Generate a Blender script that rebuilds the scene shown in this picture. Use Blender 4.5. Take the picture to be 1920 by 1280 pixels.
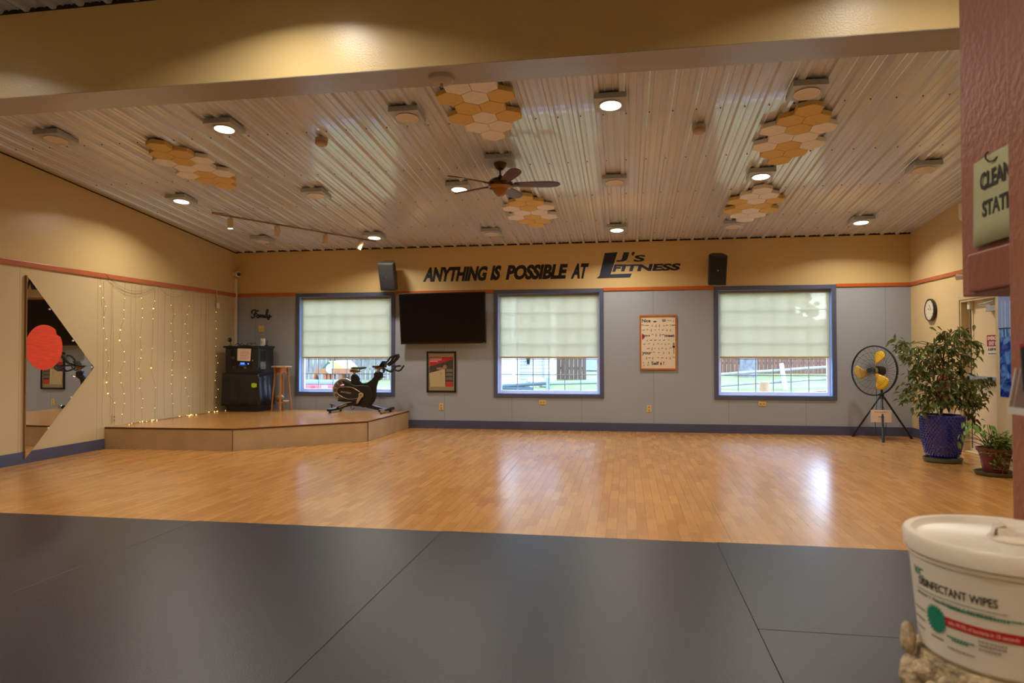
import bpy, bmesh, math, random
from mathutils import Vector, Matrix, Euler
for o in list(bpy.data.objects): bpy.data.objects.remove(o)
SC = bpy.context.scene
COL = SC.collection
random.seed(7)

# ------------------------------------------------------------------ camera, sky, exposure
FPX, YAW, PITCH, ROLL, H = 1271.6, 0.16679, 0.01774, -0.00147, 1.32
def _basis():
    cy, sy, cp, sp = math.cos(YAW), math.sin(YAW), math.cos(PITCH), math.sin(PITCH)
    f = Vector((-sy*cp, cy*cp, sp)); r = Vector((cy, sy, 0)); u = r.cross(f)
    cr, sr = math.cos(ROLL), math.sin(ROLL)
    return cr*r+sr*u, -sr*r+cr*u, f
CR, CU, CF = _basis()
cam_data = bpy.data.cameras.new('camera'); cam = bpy.data.objects.new('camera', cam_data); COL.objects.link(cam)
cam_data.sensor_fit = 'HORIZONTAL'; cam_data.sensor_width = 36; cam_data.lens = FPX*36/1920
cam_data.clip_start = 0.05; cam_data.clip_end = 300
M = Matrix.Identity(4)
for i in range(3):
    M[i][0] = CR[i]; M[i][1] = CU[i]; M[i][2] = -CF[i]
M[2][3] = H
cam.matrix_world = M
cam_data.dof.use_dof = True; cam_data.dof.focus_distance = 8.5; cam_data.dof.aperture_fstop = 5.6
SC.camera = cam
SC.view_settings.view_transform = 'Standard'; SC.view_settings.look = 'None'
SC.view_settings.gamma = 1; SC.view_settings.use_curve_mapping = False
SC.view_settings.exposure = 0.0
W = bpy.data.worlds.new('overcast_sky'); SC.world = W; W.use_nodes = True
nt = W.node_tree; bg = nt.nodes['Background']
g = nt.nodes.new('ShaderNodeTexCoord'); sx = nt.nodes.new('ShaderNodeSeparateXYZ'); cr_ = nt.nodes.new('ShaderNodeValToRGB')
nt.links.new(g.outputs['Generated'], sx.inputs[0]); nt.links.new(sx.outputs['Z'], cr_.inputs[0]); nt.links.new(cr_.outputs[0], bg.inputs[0])
cr_.color_ramp.elements[0].color = (0.60, 0.76, 1.0, 1); cr_.color_ramp.elements[0].position = 0.0
cr_.color_ramp.elements[1].color = (0.46, 0.66, 1.0, 1); cr_.color_ramp.elements[1].position = 0.8
bg.inputs[1].default_value = 12.0
LAMP_COL = (1.0, 0.915, 0.79)
LAMP_W = 32.0

# ------------------------------------------------------------------ measured room
D, XL, XR, ZC, SL = 11.66, -7.19, 4.465, 3.21, 0.0973
YB = -4.2                                  # wall behind the camera
NEAR_DROP = .09                            # the bay in front of the beam has its ceiling a little lower
def cz(y): return ZC + (D-y)*SL            # underside of the ceiling ribs
def ray(x, y): return CF + CR*((x-960)/FPX) - CU*((y-640)/FPX)
def hit(x, y, ax, v):
    d = ray(x, y); o = Vector((0, 0, H)); return o + d*((v-o[ax])/d[ax])
def at(x, y, Y): return hit(x, y, 1, Y)
def far(x, y): return hit(x, y, 1, D)
def lw(x, y, off=0): return hit(x, y, 0, XL+off)
def rw(x, y, off=0): return hit(x, y, 0, XR-off)
def fl(x, y, z=0): return hit(x, y, 2, z)

# ------------------------------------------------------------------ materials
def lin(c):
    return tuple(((v/255)/12.92 if v/255 <= .04045 else ((v/255+.055)/1.055)**2.4) for v in c)
MATS = {}
def mat(name, rgb, rough=.6, metal=0, spec=.5, var=0, vscale=4, bump=0, bscale=60, emit=None, estr=0, coat=0, stretch=None):
    if name in MATS: return MATS[name]
    m = bpy.data.materials.new(name); m.use_nodes = True; N = m.node_tree.nodes; L = m.node_tree.links
    b = N['Principled BSDF']; c = lin(rgb)
    b.inputs['Base Color'].default_value = (*c, 1); b.inputs['Roughness'].default_value = rough
    b.inputs['Metallic'].default_value = metal; b.inputs['Specular IOR Level'].default_value = spec
    b.inputs['Coat Weight'].default_value = coat
    if emit: b.inputs['Emission Color'].default_value = (*lin(emit), 1); b.inputs['Emission Strength'].default_value = estr
    tc = None
    if var or bump:
        tc = N.new('ShaderNodeTexCoord'); mp = N.new('ShaderNodeMapping'); L.new(tc.outputs['Object'], mp.inputs[0])
        if stretch: mp.inputs['Scale'].default_value = stretch
    if var:
        n = N.new('ShaderNodeTexNoise'); n.inputs['Scale'].default_value = vscale; n.inputs['Detail'].default_value = 5
        L.new(mp.outputs[0], n.inputs['Vector'])
        r = N.new('ShaderNodeValToRGB'); r.color_ramp.elements[0].position = .3; r.color_ramp.elements[1].position = .7
        r.color_ramp.elements[0].color = (*[v*(1-var) for v in c], 1); r.color_ramp.elements[1].color = (*[min(1, v*(1+var)) for v in c], 1)
        L.new(n.outputs[0], r.inputs[0]); L.new(r.outputs[0], b.inputs['Base Color'])
    if bump:
        n2 = N.new('ShaderNodeTexNoise'); n2.inputs['Scale'].default_value = bscale; n2.inputs['Detail'].default_value = 4
        L.new(mp.outputs[0], n2.inputs['Vector'])
        bp = N.new('ShaderNodeBump'); bp.inputs['Strength'].default_value = bump; bp.inputs['Distance'].default_value = .01
        L.new(n2.outputs[0], bp.inputs['Height']); L.new(bp.outputs[0], b.inputs['Normal'])
    MATS[name] = m; return m

yellow_wall = mat('yellow_wall_paint', (206, 180, 126), .32, spec=.4, var=.02, vscale=1.2, bump=.10, bscale=90)
cream_wall = mat('cream_wall_paint', (202, 182, 140), .42, spec=.35, var=.02, vscale=1.2, bump=.08, bscale=90)
cream_r = mat('cream_right_wall_paint', (212, 186, 136), .42, spec=.35, var=.02, vscale=1.2, bump=.08, bscale=90)
red_trim = mat('rust_red_trim_paint', (178, 98, 62), .35, var=.06, vscale=8)
orange_trim = mat('rust_orange_trim_paint', (186, 92, 36), .35, var=.05, vscale=8)
base_m = mat('slate_baseboard_paint', (72, 76, 102), .45, var=.08, vscale=5)
casing_m = mat('slate_window_casing_paint', (80, 86, 112), .4, var=.05)
white_vinyl = mat('white_vinyl', (240, 243, 247), .35)
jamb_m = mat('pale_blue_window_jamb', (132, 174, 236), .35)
ceil_m = mat('white_painted_steel', (204, 208, 215), .2, spec=.8, coat=.5, var=.02, vscale=.8)
beam_under = mat('beam_soffit_steel', (178, 172, 166), .22, spec=.6, var=.03, vscale=2, stretch=(.4, 3, 1))
dark_gap = mat('dark_closure', (34, 27, 24), .9)
black_p = mat('black_plastic', (22, 22, 24), .45)
black_m = mat('black_painted_metal', (16, 16, 18), .4, spec=.5)
screen_m = mat('dark_tv_screen', (4, 4, 6), .3, spec=.25)
white_p = mat('white_plastic', (225, 220, 208), .4)
offwhite = mat('off_white_metal', (172, 178, 184), .4)
ivory = mat('ivory_plastic', (214, 188, 116), .45)
amber = mat('amber_socket_face', (190, 146, 70), .45)
paper = mat('white_paper', (226, 212, 192), .8)
ink = mat('black_ink', (30, 26, 24), .8)
ink_grey = mat('grey_ink', (120, 108, 96), .8)
ink_red = mat('red_ink', (176, 40, 44), .7)
navy = mat('navy_vinyl', (18, 26, 52), .5)
wood_or = mat('orange_stained_oak', (176, 108, 48), .4, var=.18, vscale=3, stretch=(14, 14, 1.2))
wood_top = mat('pale_wood_top', (206, 176, 130), .4, var=.1, vscale=3)
pose_wood = mat('orange_wood_frame', (176, 102, 38), .4, var=.12, vscale=6)
chrome = mat('brushed_chrome', (190, 190, 190), .25, metal=1)
tan_metal = mat('champagne_painted_metal', (196, 176, 140), .35, metal=.6)
fan_wood = mat('dark_cherry_blade', (84, 36, 28), .42, var=.2, vscale=4, stretch=(1, 8, 8))
bronze = mat('aged_bronze', (104, 72, 44), .3, metal=.8, var=.2, vscale=12)
hex_y = mat('mustard_felt', (214, 184, 118), .9, var=.05, vscale=30, bump=.1, bscale=200)
hex_w = mat('cream_felt', (230, 228, 224), .9, var=.05, vscale=30, bump=.1, bscale=200)
fan_yellow = mat('yellow_fan_blade', (236, 184, 24), .35)
pot_blue = mat('cobalt_glazed_ceramic', (28, 40, 132), .14, spec=.7, var=.25, vscale=14, coat=.6)
pot_red = mat('maroon_plastic_pot', (104, 40, 36), .45, var=.15, vscale=9)
saucer_m = mat('olive_plastic_saucer', (84, 84, 58), .5)
soil = mat('potting_soil', (48, 34, 26), 1, var=.4, vscale=40, bump=.5)
bark = mat('ficus_bark', (112, 78, 48), .8, var=.3, vscale=20)
red_metal = mat('red_enamel', (176, 24, 20), .35)
post_m = mat('rust_brown_painted_wood', (162, 98, 72), .45, var=.05, vscale=5, bump=.3, bscale=60)
sign_green = mat('pale_green_card', (190, 190, 146), .7)
bucket_m = mat('white_bucket_plastic', (226, 214, 198), .35, spec=.5)
label_grey = mat('grey_label_ink', (150, 142, 132), .7)
green_ink = mat('green_label_ink', (20, 130, 100), .6)
stone_m = mat('carved_stone', (188, 166, 132), .6, var=.6, vscale=55, bump=1.0, bscale=90)
lit_m = mat('lit_lens', (255, 250, 240), .5, emit=(255, 244, 224), estr=9)
off_lens = mat('unlit_lens', (216, 202, 184), .5)
bulb_m = mat('warm_bulb_glow', (255, 230, 150), .5, emit=(255, 214, 110), estr=5)
wire_m = mat('fine_copper_wire', (136, 110, 72), .5)

def leaf_material(name, rgb, var=.35, vs=9):
    m = mat(name, rgb, .38, spec=.4, var=var, vscale=vs); return m
leaf_m = leaf_material('ficus_leaf', (98, 110, 54)); leaf2_m = leaf_material('bright_leaf', (104, 138, 50)); fern_m = leaf_material('fern_frond', (122, 144, 62))

# wood-look vinyl floor
def floor_material(name, rot=True):
    m = bpy.data.materials.new(name); m.use_nodes = True; N = m.node_tree.nodes; L = m.node_tree.links; b = N['Principled BSDF']
    tc = N.new('ShaderNodeTexCoord'); mp = N.new('ShaderNodeMapping'); L.new(tc.outputs['Object'], mp.inputs[0])
    mp.inputs['Rotation'].default_value = (0, 0, math.radians(90))
    br = N.new('ShaderNodeTexBrick'); L.new(mp.outputs[0], br.inputs['Vector'])
    br.inputs['Scale'].default_value = 1; br.inputs['Brick Width'].default_value = .36; br.inputs['Row Height'].default_value = .076
    br.inputs['Mortar Size'].default_value = .0012; br.offset = .37; br.inputs['Bias'].default_value = 0
    br.inputs['Color1'].default_value = (*lin((172, 120, 62)), 1); br.inputs['Color2'].default_value = (*lin((190, 138, 76)), 1); br.inputs['Mortar'].default_value = (*lin((148, 96, 44)), 1)
    mp2 = N.new('ShaderNodeMapping'); mp2.inputs['Scale'].default_value = (26, 2.2, 1); L.new(tc.outputs['Object'], mp2.inputs[0])
    n = N.new('ShaderNodeTexNoise'); n.inputs['Scale'].default_value = 2.0; n.inputs['Detail'].default_value = 6; L.new(mp2.outputs[0], n.inputs['Vector'])
    r = N.new('ShaderNodeValToRGB'); r.color_ramp.elements[0].position = .3; r.color_ramp.elements[1].position = .75
    r.color_ramp.elements[0].color = (.90, .89, .87, 1); r.color_ramp.elements[1].color = (1.06, 1.05, 1.04, 1); L.new(n.outputs[0], r.inputs[0])
    mx = N.new('ShaderNodeMix'); mx.data_type = 'RGBA'; mx.blend_type = 'MULTIPLY'; mx.inputs[0].default_value = 1
    L.new(br.outputs['Color'], mx.inputs[6]); L.new(r.outputs[0], mx.inputs[7]); L.new(mx.outputs[2], b.inputs['Base Color'])
    b.inputs['Roughness'].default_value = .225; b.inputs['Specular IOR Level'].default_value = .85
    n3 = N.new('ShaderNodeTexNoise'); n3.inputs['Scale'].default_value = 60; L.new(tc.outputs['Object'], n3.inputs['Vector'])
    bp = N.new('ShaderNodeBump'); bp.inputs['Strength'].default_value = .02; bp.inputs['Distance'].default_value = .002; L.new(n3.outputs[0], bp.inputs['Height']); L.new(bp.outputs[0], b.inputs['Normal'])
    return m
vinyl_m = floor_material('wood_look_vinyl')
rubber_m = mat('charcoal_rubber_mat', (23, 27, 40), .36, spec=.5, var=.10, vscale=2.2, bump=.12, bscale=160)

# grey wall panelling with 4 ft seams
def panel_material(name, rgb, x0, step, rough=.5, axis=0):
    m = bpy.data.materials.new(name); m.use_nodes = True; N = m.node_tree.nodes; L = m.node_tree.links; b = N['Principled BSDF']
    c = lin(rgb); tc = N.new('ShaderNodeTexCoord'); s = N.new('ShaderNodeSeparateXYZ'); L.new(tc.outputs['Object'], s.inputs[0])
    a = N.new('ShaderNodeMath'); a.operation = 'SUBTRACT'; a.inputs[1].default_value = x0; L.new(s.outputs[axis], a.inputs[0])
    p = N.new('ShaderNodeMath'); p.operation = 'PINGPONG'; p.inputs[1].default_value = step/2; L.new(a.outputs[0], p.inputs[0])
    l = N.new('ShaderNodeMath'); l.operation = 'LESS_THAN'; l.inputs[1].default_value = .0028; L.new(p.outputs[0], l.inputs[0])
    n = N.new('ShaderNodeTexNoise'); n.inputs['Scale'].default_value = 1.5; L.new(tc.outputs['Object'], n.inputs['Vector'])
    r = N.new('ShaderNodeValToRGB'); r.color_ramp.elements[0].color = (*[v*.95 for v in c], 1); r.color_ramp.elements[1].color = (*[v*1.04 for v in c], 1); L.new(n.outputs[0], r.inputs[0])
    mx = N.new('ShaderNodeMix'); mx.data_type = 'RGBA'; L.new(l.outputs[0], mx.inputs[0]); L.new(r.outputs[0], mx.inputs[6]); mx.inputs[7].default_value = (*[v*.55 for v in c], 1)
    L.new(mx.outputs[2], b.inputs['Base Color']); b.inputs['Roughness'].default_value = rough; b.inputs['Specular IOR Level'].default_value = .4
    return m
grey_wall = panel_material('grey_panel_paint', (156, 162, 170), .454, 1.21, .55)
cream_panel = panel_material('cream_panel_paint', (200, 180, 138), 8.27, 1.22, .42, axis=1)

def shade_material():
    m = bpy.data.materials.new('sheer_roller_shade'); m.use_nodes = True; N = m.node_tree.nodes; L = m.node_tree.links
    out = N['Material Output']; N.remove(N['Principled BSDF'])
    d = N.new('ShaderNodeBsdfDiffuse'); d.inputs[0].default_value = (*lin((214, 206, 178)), 1)
    t = N.new('ShaderNodeBsdfTranslucent'); t.inputs[0].default_value = (*lin((222, 208, 180)), 1)
    tr = N.new('ShaderNodeBsdfTransparent'); tr.inputs[0].default_value = (.52, .50, .44, 1)
    a = N.new('ShaderNodeMixShader'); a.inputs[0].default_value = .72; L.new(d.outputs[0], a.inputs[1]); L.new(t.outputs[0], a.inputs[2])
    w = N.new('ShaderNodeTexNoise'); w.inputs['Scale'].default_value = 300
    bb = N.new('ShaderNodeMixShader'); bb.inputs[0].default_value = .42; L.new(a.outputs[0], bb.inputs[1]); L.new(tr.outputs[0], bb.inputs[2]); L.new(bb.outputs[0], out.inputs[0])
    return m
shade_m = shade_material()
def glass_material(name, tint=(1, 1, 1), gl=.06):
    m = bpy.data.materials.new(name); m.use_nodes = True; N = m.node_tree.nodes; L = m.node_tree.links
    out = N['Material Output']; N.remove(N['Principled BSDF'])
    tr = N.new('ShaderNodeBsdfTransparent'); tr.inputs[0].default_value = (*tint, 1)
    g = N.new('ShaderNodeBsdfGlossy'); g.inputs['Roughness'].default_value = .03
    fr = N.new('ShaderNodeFresnel'); fr.inputs[0].default_value = 1.45
    ge = N.new('ShaderNodeNewGeometry'); iv = N.new('ShaderNodeMath'); iv.operation = 'SUBTRACT'; iv.inputs[0].default_value = 1; L.new(ge.outputs['Backfacing'], iv.inputs[1])
    mu = N.new('ShaderNodeMath'); mu.operation = 'MULTIPLY'; L.new(fr.outputs[0], mu.inputs[0]); L.new(iv.outputs[0], mu.inputs[1])
    mx = N.new('ShaderNodeMixShader'); L.new(mu.outputs[0], mx.inputs[0]); L.new(tr.outputs[0], mx.inputs[1]); L.new(g.outputs[0], mx.inputs[2]); L.new(mx.outputs[0], out.inputs[0])
    return m
glass_m = glass_material('window_glass', (.96, .98, 1))
acrylic_m = glass_material('clear_acrylic', (.9, .9, .9))
mirror_m = mat('mirror_silver', (226, 226, 222), .01, metal=1)

# ------------------------------------------------------------------ mesh builder
class MB:
    def __init__(s): s.bm = bmesh.new(); s.mi = 0
    def _f(s, vs):
        try:
            f = s.bm.faces.new(vs); f.material_index = s.mi; return f
        except ValueError: return None
    def box(s, c, sz, rot=None):
        hx, hy, hz = [v/2 for v in sz]; c = Vector(c)
        R = rot.to_matrix() if isinstance(rot, Euler) else (rot or Matrix.Identity(3))
        v = [s.bm.verts.new(c + R @ Vector((x*hx, y*hy, z*hz))) for x in (-1, 1) for y in (-1, 1) for z in (-1, 1)]
        for q in ((0, 1, 3, 2), (4, 6, 7, 5), (0, 4, 5, 1), (2, 3, 7, 6), (0, 2, 6, 4), (1, 5, 7, 3)): s._f([v[i] for i in q])
        return s
    def bb(s, a, b):
        a = Vector(a); b = Vector(b); return s.box((a+b)/2, [abs(v) for v in (b-a)])
    def hexa(s, p):      # 8 points: bottom ring 0-3, top ring 4-7
        v = [s.bm.verts.new(Vector(q)) for q in p]
        for q in ((3, 2, 1, 0), (4, 5, 6, 7), (0, 1, 5, 4), (1, 2, 6, 5), (2, 3, 7, 6), (3, 0, 4, 7)): s._f([v[i] for i in q])
        return s
    def prism(s, pts, ext):   # planar polygon (3D points) extruded by vector ext
        ext = Vector(ext); a = [s.bm.verts.new(Vector(p)) for p in pts]; b = [s.bm.verts.new(Vector(p)+ext) for p in pts]; n = len(pts)
        s._f(a); s._f(b[::-1])
        for i in range(n): s._f([a[(i+1) % n], a[i], b[i], b[(i+1) % n]])
        return s
    def poly(s, pts): s._f([s.bm.verts.new(Vector(p)) for p in pts]); return s
    def cyl(s, p0, p1, r0, r1=None, n=16, caps=True):
        r1 = r0 if r1 is None else r1; p0 = Vector(p0); p1 = Vector(p1); d = (p1-p0).normalized()
        a = d.orthogonal().normalized(); b = d.cross(a)
        A = [s.bm.verts.new(p0+(a*math.cos(t)+b*math.sin(t))*r0) for t in [2*math.pi*i/n for i in range(n)]]
        B = [s.bm.verts.new(p1+(a*math.cos(t)+b*math.sin(t))*r1) for t in [2*math.pi*i/n for i in range(n)]]
        for i in range(n): s._f([A[i], A[(i+1) % n], B[(i+1) % n], B[i]])
        if caps: s._f(A[::-1]); s._f(B)
        return s
    def tube(s, pts, r, n=8, closed=False):
        pts = [Vector(p) for p in pts]; m = len(pts); rings = []
        rr = r if isinstance(r, (list, tuple)) else [r]*m
        up = None
        for i, p in enumerate(pts):
            if closed: d = (pts[(i+1) % m]-pts[i-1])
            else: d = pts[min(i+1, m-1)]-pts[max(i-1, 0)]
            d = d.normalized() if d.length > 1e-9 else Vector((0, 0, 1))
            if up is None: up = d.orthogonal().normalized()
            up = (up-d*up.dot(d)); up = up.normalized() if up.length > 1e-6 else d.orthogonal().normalized(); b = d.cross(up)
            rings.append([s.bm.verts.new(p+(up*math.cos(t)+b*math.sin(t))*rr[i]) for t in [2*math.pi*k/n for k in range(n)]])
        for i in range(m if closed else m-1):
            A = rings[i]; B = rings[(i+1) % m]
            for k in range(n): s._f([A[k], A[(k+1) % n], B[(k+1) % n], B[k]])
        if not closed: s._f(rings[0][::-1]); s._f(rings[-1])
        return s
    def lathe(s, prof, c=(0, 0, 0), n=32, axis=(0, 0, 1), wob=None, cap=True):
        c = Vector(c); ax = Vector(axis).normalized(); a = ax.orthogonal().normalized() if abs(ax.z) < .999 else Vector((1, 0, 0)); b = ax.cross(a)
        rings = []
        for r, z in prof:
            if r < 1e-6: rings.append([s.bm.verts.new(c+ax*z)]); continue
            rings.append([s.bm.verts.new(c+ax*z+(a*math.cos(t)+b*math.sin(t))*r*(wob(t, z) if wob else 1)) for t in [2*math.pi*k/n for k in range(n)]])
        for A, B in zip(rings, rings[1:]):
            for k in range(n):
                if len(A) == 1 and len(B) == 1: break
                if len(A) == 1: s._f([A[0], B[(k+1) % n], B[k]])
                elif len(B) == 1: s._f([A[k], A[(k+1) % n], B[0]])
                else: s._f([A[k], A[(k+1) % n], B[(k+1) % n], B[k]])
        if cap and len(rings[0]) > 1: s._f(rings[0][::-1])
        if cap and len(rings[-1]) > 1: s._f(rings[-1])
        return s
    def ball(s, c, r, n=10, m=6, sc=(1, 1, 1), noise=0):
        c = Vector(c); prev = None
        ph = random.random()*9
        rings = []
        for j in range(m+1):
            th = math.pi*j/m
            if j in (0, m): rings.append([s.bm.verts.new(c+Vector((0, 0, r*sc[2]*math.cos(th))))]); continue
            ring = []
            for k in range(n):
                t = 2*math.pi*k/n; q = 1+noise*math.sin(3*t+ph+j*1.7)*math.sin(2.3*j+ph) if noise else 1
                ring.append(s.bm.verts.new(c+Vector((r*sc[0]*math.sin(th)*math.cos(t), r*sc[1]*math.sin(th)*math.sin(t), r*sc[2]*math.cos(th)))*q))
            rings.append(ring)
        for A, B in zip(rings, rings[1:]):
            for k in range(n):
                if len(A) == 1: s._f([A[0], B[k], B[(k+1) % n]])
                elif len(B) == 1: s._f([A[k], B[0], A[(k+1) % n]])
                else: s._f([A[k], B[k], B[(k+1) % n], A[(k+1) % n]])
        return s
    def text(s, body, o, ux, uz, w, h, shear=0, bold=0, depth=.002, spacing=1.0):
        cu = bpy.data.curves.new('t', 'FONT'); cu.body = body; cu.size = 1; cu.offset = bold; cu.space_character = spacing; cu.resolution_u = 3
        to = bpy.data.objects.new('t', cu); COL.objects.link(to)
        dg = bpy.context.evaluated_depsgraph_get(); dg.update()
        me = bpy.data.meshes.new_from_object(to.evaluated_get(dg)); bpy.data.objects.remove(to); bpy.data.curves.remove(cu)
        if not me.vertices: return s
        xs = [v.co.x for v in me.vertices]; ys = [v.co.y for v in me.vertices]; x0, x1, y0, y1 = min(xs), max(xs), min(ys), max(ys)
        ux = Vector(ux); uz = Vector(uz); nn = ux.cross(uz).normalized(); o = Vector(o)
        def P(v, k):
            a = (v.co.x-x0)/(x1-x0)*w; b = (v.co.y-y0)/(y1-y0)*h; return o+ux*(a+shear*b)+uz*b+nn*k
        T = [s.bm.verts.new(P(v, depth)) for v in me.vertices]
        B = [s.bm.verts.new(P(v, 0)) for v in me.vertices]
        cnt = {}
        for f in me.polygons:
            s._f([T[i] for i in f.vertices]); vs = list(f.vertices)
            for i in range(len(vs)):
                e = (vs[i], vs[(i+1) % len(vs)]); k = (min(e), max(e)); cnt.setdefault(k, []).append(e)
        for k, es in cnt.items():
            if len(es) == 1: a, b = es[0]; s._f([T[b], T[a], B[a], B[b]])
        bpy.data.meshes.remove(me); return s
    def build(s, name, m, parent=None, smooth=False, bevel=0, local=False):
        me = bpy.data.meshes.new(name)
        if parent is not None and not local:
            off = Vector((0, 0, 0)); q = parent
            while q: off += q.location; q = q.parent
            for v in s.bm.verts: v.co -= off
        if not smooth or True: bmesh.ops.recalc_face_normals(s.bm, faces=s.bm.faces)
        s.bm.to_mesh(me); s.bm.free()
        ms = m if isinstance(m, (list, tuple)) else [m]
        for q in ms: me.materials.append(q)
        o = bpy.data.objects.new(name, me); COL.objects.link(o)
        if parent is not None: o.parent = parent
        if smooth:
            me.polygons.foreach_set('use_smooth', [True]*len(me.polygons)); me.update()
            try: me.set_sharp_from_angle(angle=math.radians(38))
            except Exception: pass
        if bevel:
            b = o.modifiers.new('bevel', 'BEVEL'); b.width = bevel; b.segments = 2; b.limit_method = 'ANGLE'
        return o
def tag(o, label, cat, group=None, kind=None):
    o['label'] = label; o['category'] = cat
    if group: o['group'] = group
    if kind: o['kind'] = kind
    return o
def thing(name, loc, label, cat, group=None, rot=None):
    o = bpy.data.objects.new(name, None); COL.objects.link(o); o.location = loc; o.empty_display_size = .1
    if rot: o.rotation_euler = rot
    return tag(o, label, cat, group)
def struct(name, mb, m, **k):
    o = mb.build(name, m, **k); o['kind'] = 'structure'; return o
def copy_tree(o, parent=None):
    c = o.copy(); COL.objects.link(c); c.parent = parent
    for ch in o.children: copy_tree(ch, c)
    return c
X_, Y_, Z_ = Vector((1, 0, 0)), Vector((0, 1, 0)), Vector((0, 0, 1))

# ------------------------------------------------------------------ structure
WT = .16
struct('floor', MB().bb((XL-.1, YB, -.1), (XR+.1, D+.1, 0)), vinyl_m)
m = MB()
for a, b in (((.753, 7.46), (.724, 4.94)),): pass
ZL, BW = 2.385, .055
WINS = [(-6.0, -4.09), (-2.285, -.375), (1.437, 3.347)]
WZ0, WZ1 = .557, 2.43; CW = .068
# far wall with three openings (grey below, yellow above)
m = MB(); ops = [(a+CW, b-CW) for a, b in WINS]; zo, zt = WZ0+CW, WZ1-CW
xs = [XL] + [v for p in ops for v in p] + [XR]
for i in range(0, len(xs), 2): m.bb((xs[i], D, 0), (xs[i+1], D+WT, 2.41))
for a, b in ops: m.bb((a, D, 0), (b, D+WT, zo)); m.bb((a, D, zt), (b, D+WT, 2.41))
m.mi = 1; m.bb((XL, D, 2.41), (XR, D+WT, 3.6))
struct('wall_far', m, [grey_wall, yellow_wall])
# left wall
m = MB(); m.bb((XL-WT, YB, 0), (XL, D+WT, 2.41)); m.mi = 1
m.prism([(XL, YB, 2.41), (XL, D+WT, 2.41), (XL, D+WT, cz(D)+.02), (XL, YB, cz(YB)+.02)], (-WT, 0, 0))
struct('wall_left', m, [cream_panel, yellow_wall])
# right wall with door opening
DY0, DY1, DZ = 9.0, 10.06, 2.03
m = MB(); m.bb((XR, YB, 0), (XR+WT, DY0, 2.41)); m.bb((XR, DY1, 0), (XR+WT, D+WT, 2.41)); m.bb((XR, DY0, DZ), (XR+WT, DY1, 2.41)); m.mi = 1
m.prism([(XR, YB, 2.41), (XR, D+WT, 2.41), (XR, D+WT, cz(D)+.02), (XR, YB, cz(YB)+.02)], (WT, 0, 0))
m.bb((XR-.004, D-.03, .14), (XR, D, 2.385))
struct('wall_right', m, [cream_r, cream_r])
struct('wall_back', MB().bb((XL-WT, YB-WT, 0), (XR+WT, YB, 4.9)), yellow_wall)

# ribbed steel ceiling
RP, RX = .2264, 1.323
prof = []
x = RX - RP*math.ceil((RX-XL)/RP)
while x < XR+RP:
    prof += [(x-.034, .026), (x-.018, 0), (x+.018, 0), (x+.034, .026)]
    for k in (1, 2):
        c = x+RP*k/3
        prof += [(c-.011, .026), (c-.004, .0185), (c+.004, .0185), (c+.011, .026)]
    x += RP
prof = [(min(max(p[0], XL-.05), XR+.05), p[1]) for p in prof]
m = MB(); n = len(prof)
for y0, y1 in ((YB-.05, 4.66), (4.36, D+.05)): pass
for ya, yb, dz in ((YB-.05, 4.33, -NEAR_DROP), (4.5, D+.05, 0)):
    A = [m.bm.verts.new((p[0], ya, cz(ya)+p[1]+dz)) for p in prof]; B = [m.bm.verts.new((p[0], yb, cz(yb)+p[1]+dz)) for p in prof]
    for i in range(n-1): m._f([A[i], A[i+1], B[i+1], B[i]])
T1 = m.bm.verts.new((XL-.05, YB-.05, cz(YB)+.12)); T2 = m.bm.verts.new((XR+.05, YB-.05, cz(YB)+.12)); T3 = m.bm.verts.new((XR+.05, D+.2, cz(D)+.12)); T4 = m.bm.verts.new((XL-.05, D+.2, cz(D)+.12))
m._f([T1, T2, T3, T4])
ceiling = struct('ceiling', m, ceil_m)
m = MB()
for yy in [5.35+.62*k*1.0 for k in range(0)]: pass
for yy in (5.62, 6.80, 8.02, 9.22, 10.42, 11.2):
    for k in range(52):
        xx = RX+RP*(k-38)+.045
        if XL+.05 < xx < XR-.05: m.cyl((xx, yy, cz(yy)+.027), (xx, yy, cz(yy)+.016), .006, n=6)
sc = m.build('screw_heads', black_m, ceiling); sc['kind'] = 'stuff'
struct('trim_1', MB().bb((XL, D-.012, ZC+.001), (XR, D, ZC+.03)), dark_gap)
m = MB(); m.prism([(XL, 4.6, cz(4.6)-.002), (XL, D, cz(D)-.002), (XL, D, cz(D)-.016), (XL, 4.6, cz(4.6)-.016)], (.008, 0, 0)); struct('trim_2', m, dark_gap)
# chair rails
struct('trim_3', MB().bb((XL, D-.022, ZL), (WINS[0][0], D, ZL+BW)).bb((WINS[0][1], D-.022, ZL), (WINS[1][0], D, ZL+BW)).bb((WINS[1][1], D-.022, ZL), (WINS[2][0], D, ZL+BW)).bb((WINS[2][1], D-.022, ZL), (XR, D, ZL+BW)), orange_trim, bevel=.004)
struct('trim_4', MB().bb((XL, YB, ZL-.005), (XL+.024, D-.023, ZL+BW+.005)), red_trim, bevel=.006)
struct('trim_5', MB().bb((XR-.022, 4.2, ZL), (XR, D-.023, ZL+BW)), red_trim, bevel=.004)
# baseboards
struct('baseboard_far', MB().bb((-3.83, D-.018, 0), (XR, D, .142)), base_m, bevel=.003)
struct('baseboard_left', MB().bb((XL, YB, 0), (XL+.018, 8.40, .142)), base_m, bevel=.003)
struct('baseboard_right', MB().bb((XR-.018, DY1+.07, 0), (XR, D-.019, .142)).bb((XR-.018, YB, 0), (XR, DY0-.07, .142)), base_m, bevel=.003)
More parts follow.
